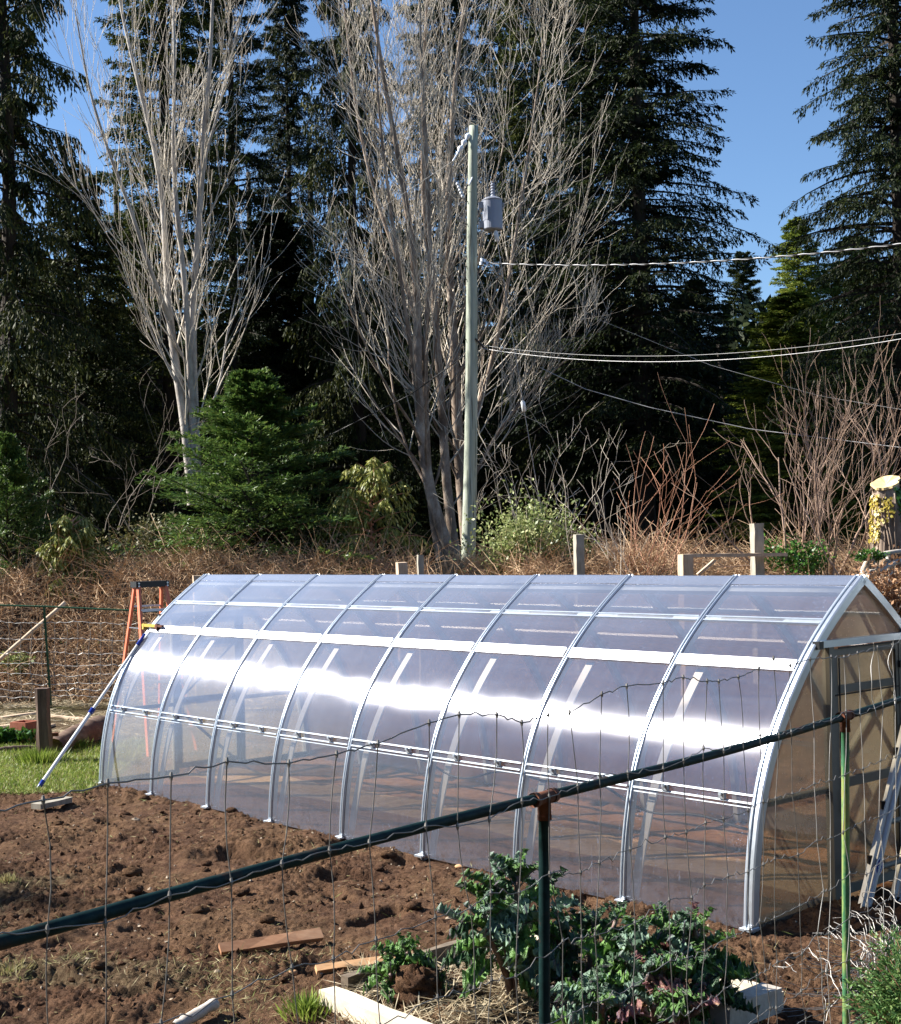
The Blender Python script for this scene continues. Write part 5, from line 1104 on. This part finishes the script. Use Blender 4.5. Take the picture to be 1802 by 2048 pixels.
N = 900; m = MB(); x = g.uniform(-4.5, 3.5, N); y = 6.2 + 8 * g.random(N) ** 1.3; _a, _b = gloc(x, y); k_ = ~((_a > -.05) & (_a < 8.05) & (_b > -.03)); x, y = x[k_], y[k_]; N = len(x)
for q in range(N):
    r = g.uniform(.005, .013); z = 0; c = np.array((x[q], y[q], 0)); o = g.normal(0, r * .3, (6, 3)); V = np.array([(r, 0, 0), (-r, 0, 0), (0, r, 0), (0, -r, 0), (0, 0, r * .8), (0, 0, -r * .8)]) + o + c
    m.add(V, [(0, 2, 4), (2, 1, 4), (1, 3, 4), (3, 0, 4), (2, 0, 5), (1, 2, 5), (3, 1, 5), (0, 3, 5)])
for a in range(len(m.v)): m.v[a][:, 2] += 0
zz = soil_h(x, y)
for a in range(N): m.v[a][:, 2] += zz[a] + .004
tag(m.build('gravel', M['stone']), 'small pale stones and chips scattered through the soil', None, kind='stuff')
# loose soil clods
N = 9000; m = MB(); x = g.uniform(-5.5, 4, N); y = 5.8 + 8.4 * g.random(N); _a, _b = gloc(x, y); k_ = ~((_a > -.05) & (_a < 8.05) & (_b > -.03)); x, y = x[k_], y[k_]; N = len(x); zz = soil_h(x, y); r = .004 + .016 * g.random(N) ** 2
T8 = np.array([(0, 2, 4), (2, 1, 4), (1, 3, 4), (3, 0, 4), (2, 0, 5), (1, 2, 5), (3, 1, 5), (0, 3, 5)])
base6 = np.array([(1, 0, 0), (-1, 0, 0), (0, 1, 0), (0, -1, 0), (0, 0, .8), (0, 0, -.8)], float)
V = base6[None] * r[:, None, None] * g.uniform(.6, 1.4, (N, 6, 1)) + g.normal(0, 1, (N, 6, 3)) * r[:, None, None] * .3 + np.stack((x, y, zz + r * .2), -1)[:, None]
m.add(V.reshape(-1, 3), (np.arange(N)[:, None, None] * 6 + T8[None]).reshape(-1, 3)); tag(m.build('soil_clods', M['soil']), 'loose crumbs and clods of dark soil', None, kind='stuff')
N = 200; x = g.uniform(-4.5, 3.0, N); y = 6.2 + 7.6 * g.random(N); _a, _b = gloc(x, y); k_ = ~((_a > -.05) & (_a < 8.05) & (_b > -.03)); x, y = x[k_], y[k_]; N = len(x); zz = soil_h(x, y); m = MB(); n1, n2 = 8, 10; th, ph = np.meshgrid(np.linspace(.01, math.pi - .01, n1), np.arange(n2) * 2 * math.pi / n2, indexing='ij')
for q in range(N):
    r = .018 + .035 * g.random() ** 2.5; rr = r * (1 + .5 * pn(np.cos(ph) * 1.3 + q, np.sin(ph) * 1.3 + th * 1.2, 5) + .3 * pn(np.cos(ph) * 3 + q, np.sin(ph) * 3 + th * 3, 6)); V = np.stack((rr * np.sin(th) * np.cos(ph) * 1.3, rr * np.sin(th) * np.sin(ph), rr * np.cos(th) * .7), -1).reshape(-1, 3) + (x[q], y[q], zz[q] + r * .3)
    m.add(V, [(i_ * n2 + j_, i_ * n2 + (j_ + 1) % n2, (i_ + 1) * n2 + (j_ + 1) % n2, (i_ + 1) * n2 + j_) for i_ in range(n1 - 1) for j_ in range(n2)])
tag(m.build('large_clods', M['soil'], smooth=True), 'larger lumps of turned soil', None, kind='stuff')
# straw litter in the bed, dry litter lower left
strands(5200, lambda N: (g.uniform(-.6, 1.15, N), g.uniform(6.5, 8.1, N)), (.04, .22), (.003, .007), .25, M['straw'], 'bed_straw', 'dry straw and stems littering the kale bed', soil_h, .02)
strands(9000, lambda N: (g.uniform(-3.2, -.4, N), g.uniform(6.0, 8.4, N)), (.02, .09), (.002, .005), .45, M['drygrass'], 'dry_litter', 'dry grass litter on the trodden soil at the lower left', soil_h, .004, sel=lambda x, y: pn(x * 1.4, y * 1.14, 31) + .2 * g.normal(0, 1, len(x)) > .18)
strands(2500, lambda N: (g.uniform(-4.3, 3.3, N), g.uniform(6.2, 13.8, N)), (.02, .10), (.002, .005), .3, M['drygrass'], 'stray_straw', 'stray bits of straw and root on the dug soil', soil_h, .008)
# ---------------------------------------------------------------- KALE
def m_kale(name, c1, c2, c3):
    t = NT(name); c = t.coord('Object'); n = t.noise(c, 6, 4, .6); x = t.n('ShaderNodeSeparateXYZ'); t.l(c, x.inputs[0])
    col = t.ramp(n, [(.3, c1), (.5, c2), (.72, c3)]); vein = t.math('ABSOLUTE', x.outputs[0]); f = t.ramp(vein, [(.0, (1, 1, 1)), (.035, (0, 0, 0))]); col = t.mix(t.math('MULTIPLY', f, .8), col, (.30, .22, .30))
    p = t.n('ShaderNodeBsdfPrincipled'); t.l(col, p.inputs['Base Color']); p.inputs['Roughness'].default_value = .42; p.inputs['Specular IOR Level'].default_value = .5; t.l(t.bump(t.noise(c, 14, 4, .7), .7, .03), p.inputs['Normal'])
    tr = t.n('ShaderNodeBsdfTranslucent'); t.l(col, tr.inputs[0]); mx = t.n('ShaderNodeMixShader'); mx.inputs[0].default_value = .22; t.l(p.outputs[0], mx.inputs[1]); t.l(tr.outputs[0], mx.inputs[2]); t.l(mx.outputs[0], t.out.inputs[0]); return t.m
M['kale'] = m_kale('kale_green', (.05, .13, .025), (.11, .24, .05), (.22, .38, .10)); M['kale_grey'] = m_kale('kale_grey_green', (.11, .20, .12), (.21, .33, .23), (.36, .48, .37)); M['kale_dark'] = m_kale('kale_dark', (.025, .07, .03), (.05, .12, .05), (.10, .19, .09)); M['kale_old'] = m_kale('kale_fading', (.20, .07, .10), (.34, .16, .15), (.5, .36, .14))
M['kale_stem'] = m_var('purple_kale_stem', (.12, .06, .06), (.26, .18, .15), 14, .6, 0, .4)
def kaleleaf(seed, lob=6, frill=.10, wid=.30, curl=.5):
    g_ = np.random.default_rng(seed); ny_, nx_ = 34, 13; t = np.linspace(0, 1, ny_); s = np.linspace(-1, 1, nx_); T, S = np.meshgrid(t, s, indexing='ij')
    wdt = wid * np.sin(np.pi * np.clip(T, 0, 1) ** .75 * .96 + .05) ** .8 * (1 - .62 * (np.sin(T * lob * 2 * np.pi + seed + (S > 0) * 1.5) * .5 + .5) * np.abs(S) ** 1.5)
    X = S * wdt; Yy = .28 + T * .72 + .10 * np.abs(S) * np.sin(T * 14 + seed) * .6
    Zz = -curl * (T ** 2) * .35 + .12 * np.abs(S) + frill * np.abs(S) ** 1.4 * np.sin(T * 46 + S * 5 + seed) + frill * .7 * np.abs(S) ** 1.6 * np.sin(T * 91 + seed * 2)
    Yy = Yy + frill * .35 * np.abs(S) ** 2 * np.cos(T * 46 + seed); X = X + np.sign(S) * frill * .5 * np.abs(S) ** 2 * np.sin(T * 61 + seed)
    m = MB(); i_, j_ = np.meshgrid(np.arange(ny_ - 1), np.arange(nx_ - 1), indexing='ij'); b_ = i_ * nx_ + j_; m.add(np.stack((X, Yy, Zz), -1).reshape(-1, 3), np.stack((b_, b_ + 1, b_ + nx_ + 1, b_ + nx_), -1).reshape(-1, 4))
    y_ = np.linspace(0, .8, 8); m.tube(np.stack((0 * y_, y_, -curl * (np.clip((y_ - .28) / .72, 0, 1) ** 2) * .35 - .01), -1), np.linspace(.022, .008, 8), 5, False); return m.mesh('leaf', smooth=True)
KL = [kaleleaf(i + 1, 6 + i % 3, .085 + .02 * (i % 3), .19 + .025 * (i % 4), .3 + .3 * (i % 3)) for i in range(6)]
def leafobj(par, me, loc, az, el, size, roll, mat):
    o = bpy.data.objects.new('leaf', me); COL.objects.link(o); o.parent = par
    if not me.materials: me.materials.append(M['kale'])
    R = Matrix.Rotation(az - math.pi / 2, 4, 'Z') @ Matrix.Rotation(el, 4, 'X') @ Matrix.Rotation(roll, 4, 'Y'); o.matrix_basis = Matrix.Translation(Vector(loc)) @ R @ Matrix.Scale(size, 4)
    o.material_slots[0].link = 'OBJECT'; o.material_slots[0].material = mat; return o
def kale(base, tops, label, seed, nleaf, size, mats, crownr=.10, stemr=.017, scars=True):
    g_ = np.random.default_rng(seed); b_ = np.array(base, float); t = thing('kale_plant', b_, label, 'plant', 'kale plants in the raised bed')
    for tp in tops:
        tp = np.array(tp, float); L = np.linalg.norm(tp - b_); n = 14; s = np.linspace(0, 1, n); P = b_ + (tp - b_) * s[:, None]; P[:, 0] += .02 * np.sin(s * 5 + seed); P[0, 2] -= .08
        MB().tube(P, stemr * (1.15 - .5 * s), 8).build('stem', M['kale_stem'], t, smooth=True)
        for q in range(nleaf):
            f = 1 - (q / nleaf) ** 1.1 * .62; az = q * 2.4 + g_.normal(0, .25); el = math.radians(78 - 95 * (q / nleaf) ** .8) + g_.normal(0, .15); sz_ = size * 1.12 * (.5 + .75 * min(1, q / nleaf * 1.8)) * g_.uniform(.8, 1.15)
            p = b_ + (tp - b_) * f - b_ + (.02 * math.sin(f * 5 + seed), 0, 0); leafobj(t, KL[g_.integers(0, 6)], p, az, el, sz_, g_.normal(0, .35), mats[g_.choice(len(mats), p=np.array([.48, .36, .13, .03])[:len(mats)] / sum([.48, .36, .13, .03][:len(mats)]))])
    return t
KM = [M['kale'], M['kale_grey'], M['kale_dark'], M['kale_old']]
kb = G(1018, 2002)
kale(kb, [W(1000, 1770, 6.45), W(1045, 1748, 6.4), W(975, 1830, 6.35)], 'tall palm like kale on a bare scarred stem left of the fence post', 101, 20, .22, KM[:3])
kale(G(1110, 1985), [W(1092, 1770, 6.75), W(1120, 1870, 6.6)], 'kale with darker leaves directly behind the fence post', 102, 13, .19, [M['kale_dark'], M['kale'], M['kale_grey']])
kale(G(1195, 2000), [W(1180, 1850, 6.5), W(1225, 1840, 6.6)], 'dark leaved kale between the fence post and the leafy clump', 103, 13, .19, [M['kale_dark'], M['kale'], M['kale_grey']])
kale(G(1265, 2050), [W(1235, 1905, 6.2), W(1270, 1880, 6.1), W(1290, 1950, 5.9)], 'bushy green kale at the centre of the leafy clump', 104, 18, .20, KM)
kale(G(1350, 2050), [W(1330, 1850, 6.2), W(1365, 1880, 6.1), W(1320, 1950, 5.9)], 'bushy kale with upright tips against the greenhouse corner', 105, 18, .20, KM)
kale(G(1410, 2055), [W(1395, 1850, 6.1), W(1410, 1930, 6.0)], 'kale with purple stems at the right end of the clump', 106, 12, .18, [M['kale'], M['kale_dark'], M['kale_old'], M['kale_grey']])
kale(G(1195, 2085), [W(1180, 1990, 5.9), W(1215, 2010, 5.8)], 'low grey green kale at the bottom edge of the photo', 107, 12, .19, [M['kale_grey'], M['kale'], M['kale_dark']])
kale(G(1330, 2095), [W(1310, 2010, 5.8), W(1400, 2020, 5.8)], 'low kale with fading pink and yellow leaves at the bottom edge', 108, 14, .18, [M['kale'], M['kale_old'], M['kale_grey'], M['kale_dark']])
kale(G(815, 1985), [W(810, 1905, 6.6), W(850, 1940, 6.6), W(775, 1950, 6.5)], 'small bright green leafy plant on an uprooted root ball beside the pale beam', 109, 9, .17, [M['kale_br'] if 'kale_br' in M else M['kale']])
m = MB(); c = G(835, 2020); n1, n2 = 20, 26; th, ph = np.meshgrid(np.linspace(.01, math.pi - .01, n1), np.arange(n2) * 2 * math.pi / n2, indexing='ij'); rr = .13 * (1 + .25 * pn(ph * 2, th * 3, 5) + .25 * pn(ph * 5, th * 6, 7)); rr[:, -1] = rr[:, 0]
V = np.stack((rr * np.sin(th) * np.cos(ph), rr * np.sin(th) * np.sin(ph), rr * np.cos(th) * .9 + .10), -1).reshape(-1, 3) + c; m.add(V, [(i_ * n2 + j_, i_ * n2 + (j_ + 1) % n2, (i_ + 1) * n2 + (j_ + 1) % n2, (i_ + 1) * n2 + j_) for i_ in range(n1 - 1) for j_ in range(n2)])
single('root_ball', m, M['soil'], 'upturned clod of soil and roots at the front of the bed', 'clod', smooth=True)
# ---------------------------------------------------------------- JUNIPER AND ROLLED NETTING (lower right)
M['juniper'] = m_leaf('juniper_needles', [(.03, .07, .03), (.06, .14, .04), (.13, .24, .07), (.28, .36, .13)], .5, .25, scale=4)
jc = W0(1845, 2040, 5.9); jn = thing('juniper_bush', jc - (0, 0, .3), 'blurry prickly green juniper at the lower right corner', 'shrub'); gg = np.random.default_rng(66)
mw = MB(); mf = MB()
for q in range(150):
    az = gg.uniform(0, 2 * math.pi); el = gg.uniform(.1, 1.1); L = gg.uniform(.22, .40); D = np.array((math.cos(az) * math.cos(el), math.sin(az) * math.cos(el), math.sin(el))); n = 8; s = np.linspace(0, 1, n); P = jc + (.08, 0, -.1) + D * L * s[:, None] + np.array((0, 0, .08)) * (s ** 2)[:, None]; mw.tube(P, .005 * (1.2 - s), 4, False)
    for r_ in range(16):
        f = gg.uniform(.25, 1); p = jc + (.08, 0, -.1) + D * L * f + np.array((0, 0, .08 * f * f)); d2 = unit(D + gg.normal(0, .5, 3)); k_ = 12; sl = gg.uniform(.04, .10); cs = p + d2 * np.linspace(0, sl, k_)[:, None]; dd = unit(d2 + gg.normal(0, .45, (k_, 3))); mf.kites(cs, dd, unit(np.cross(dd, gg.normal(0, 1, (k_, 3)))), np.full(k_, .026), np.full(k_, .009), .4)
mw.build('stems', M['twig_red'], jn); mf.build('needles', M['juniper'], jn)
net = thing('netting_roll', G(1755, 2010) + (0, -.2, 0), 'crumpled roll of bright wire netting in front of the juniper at the lower right', 'netting')
m = MB(); a0 = G(1640, 2000) + (0, 0, .12); a1 = G(1830, 1850) + (0, 0, .2); ax = unit(a1 - a0); e1 = np.cross(ax, (0, 0, 1)); e1 /= np.linalg.norm(e1); e2 = np.cross(e1, ax)
for q in range(34):
    t0 = gg.uniform(0, 1); n = 24; s = np.linspace(0, 1, n); hel = gg.choice((-1, 1)); ph = gg.uniform(0, 6.28) + hel * s * gg.uniform(2.5, 5); rr = .15 * (1 + .25 * math.sin(q)) + .02 * np.sin(s * 30 + q); P = a0 + ax * ((t0 + hel * .0 + s * .5 * hel) * 1.05)[:, None] + e1 * (rr * np.cos(ph))[:, None] + e2 * (rr * .8 * np.sin(ph))[:, None]; P += gg.normal(0, .004, P.shape); P[:, 2] = np.maximum(P[:, 2], .02); m.tube(P, .0019, 4, False)
m.build('mesh_wires', M['wire'], net)['kind'] = 'stuff'
for o in bpy.data.objects:
    if "_h" in o: del o["_h"]
for o in ALL_W:
    if '_w' in o: del o['_w']
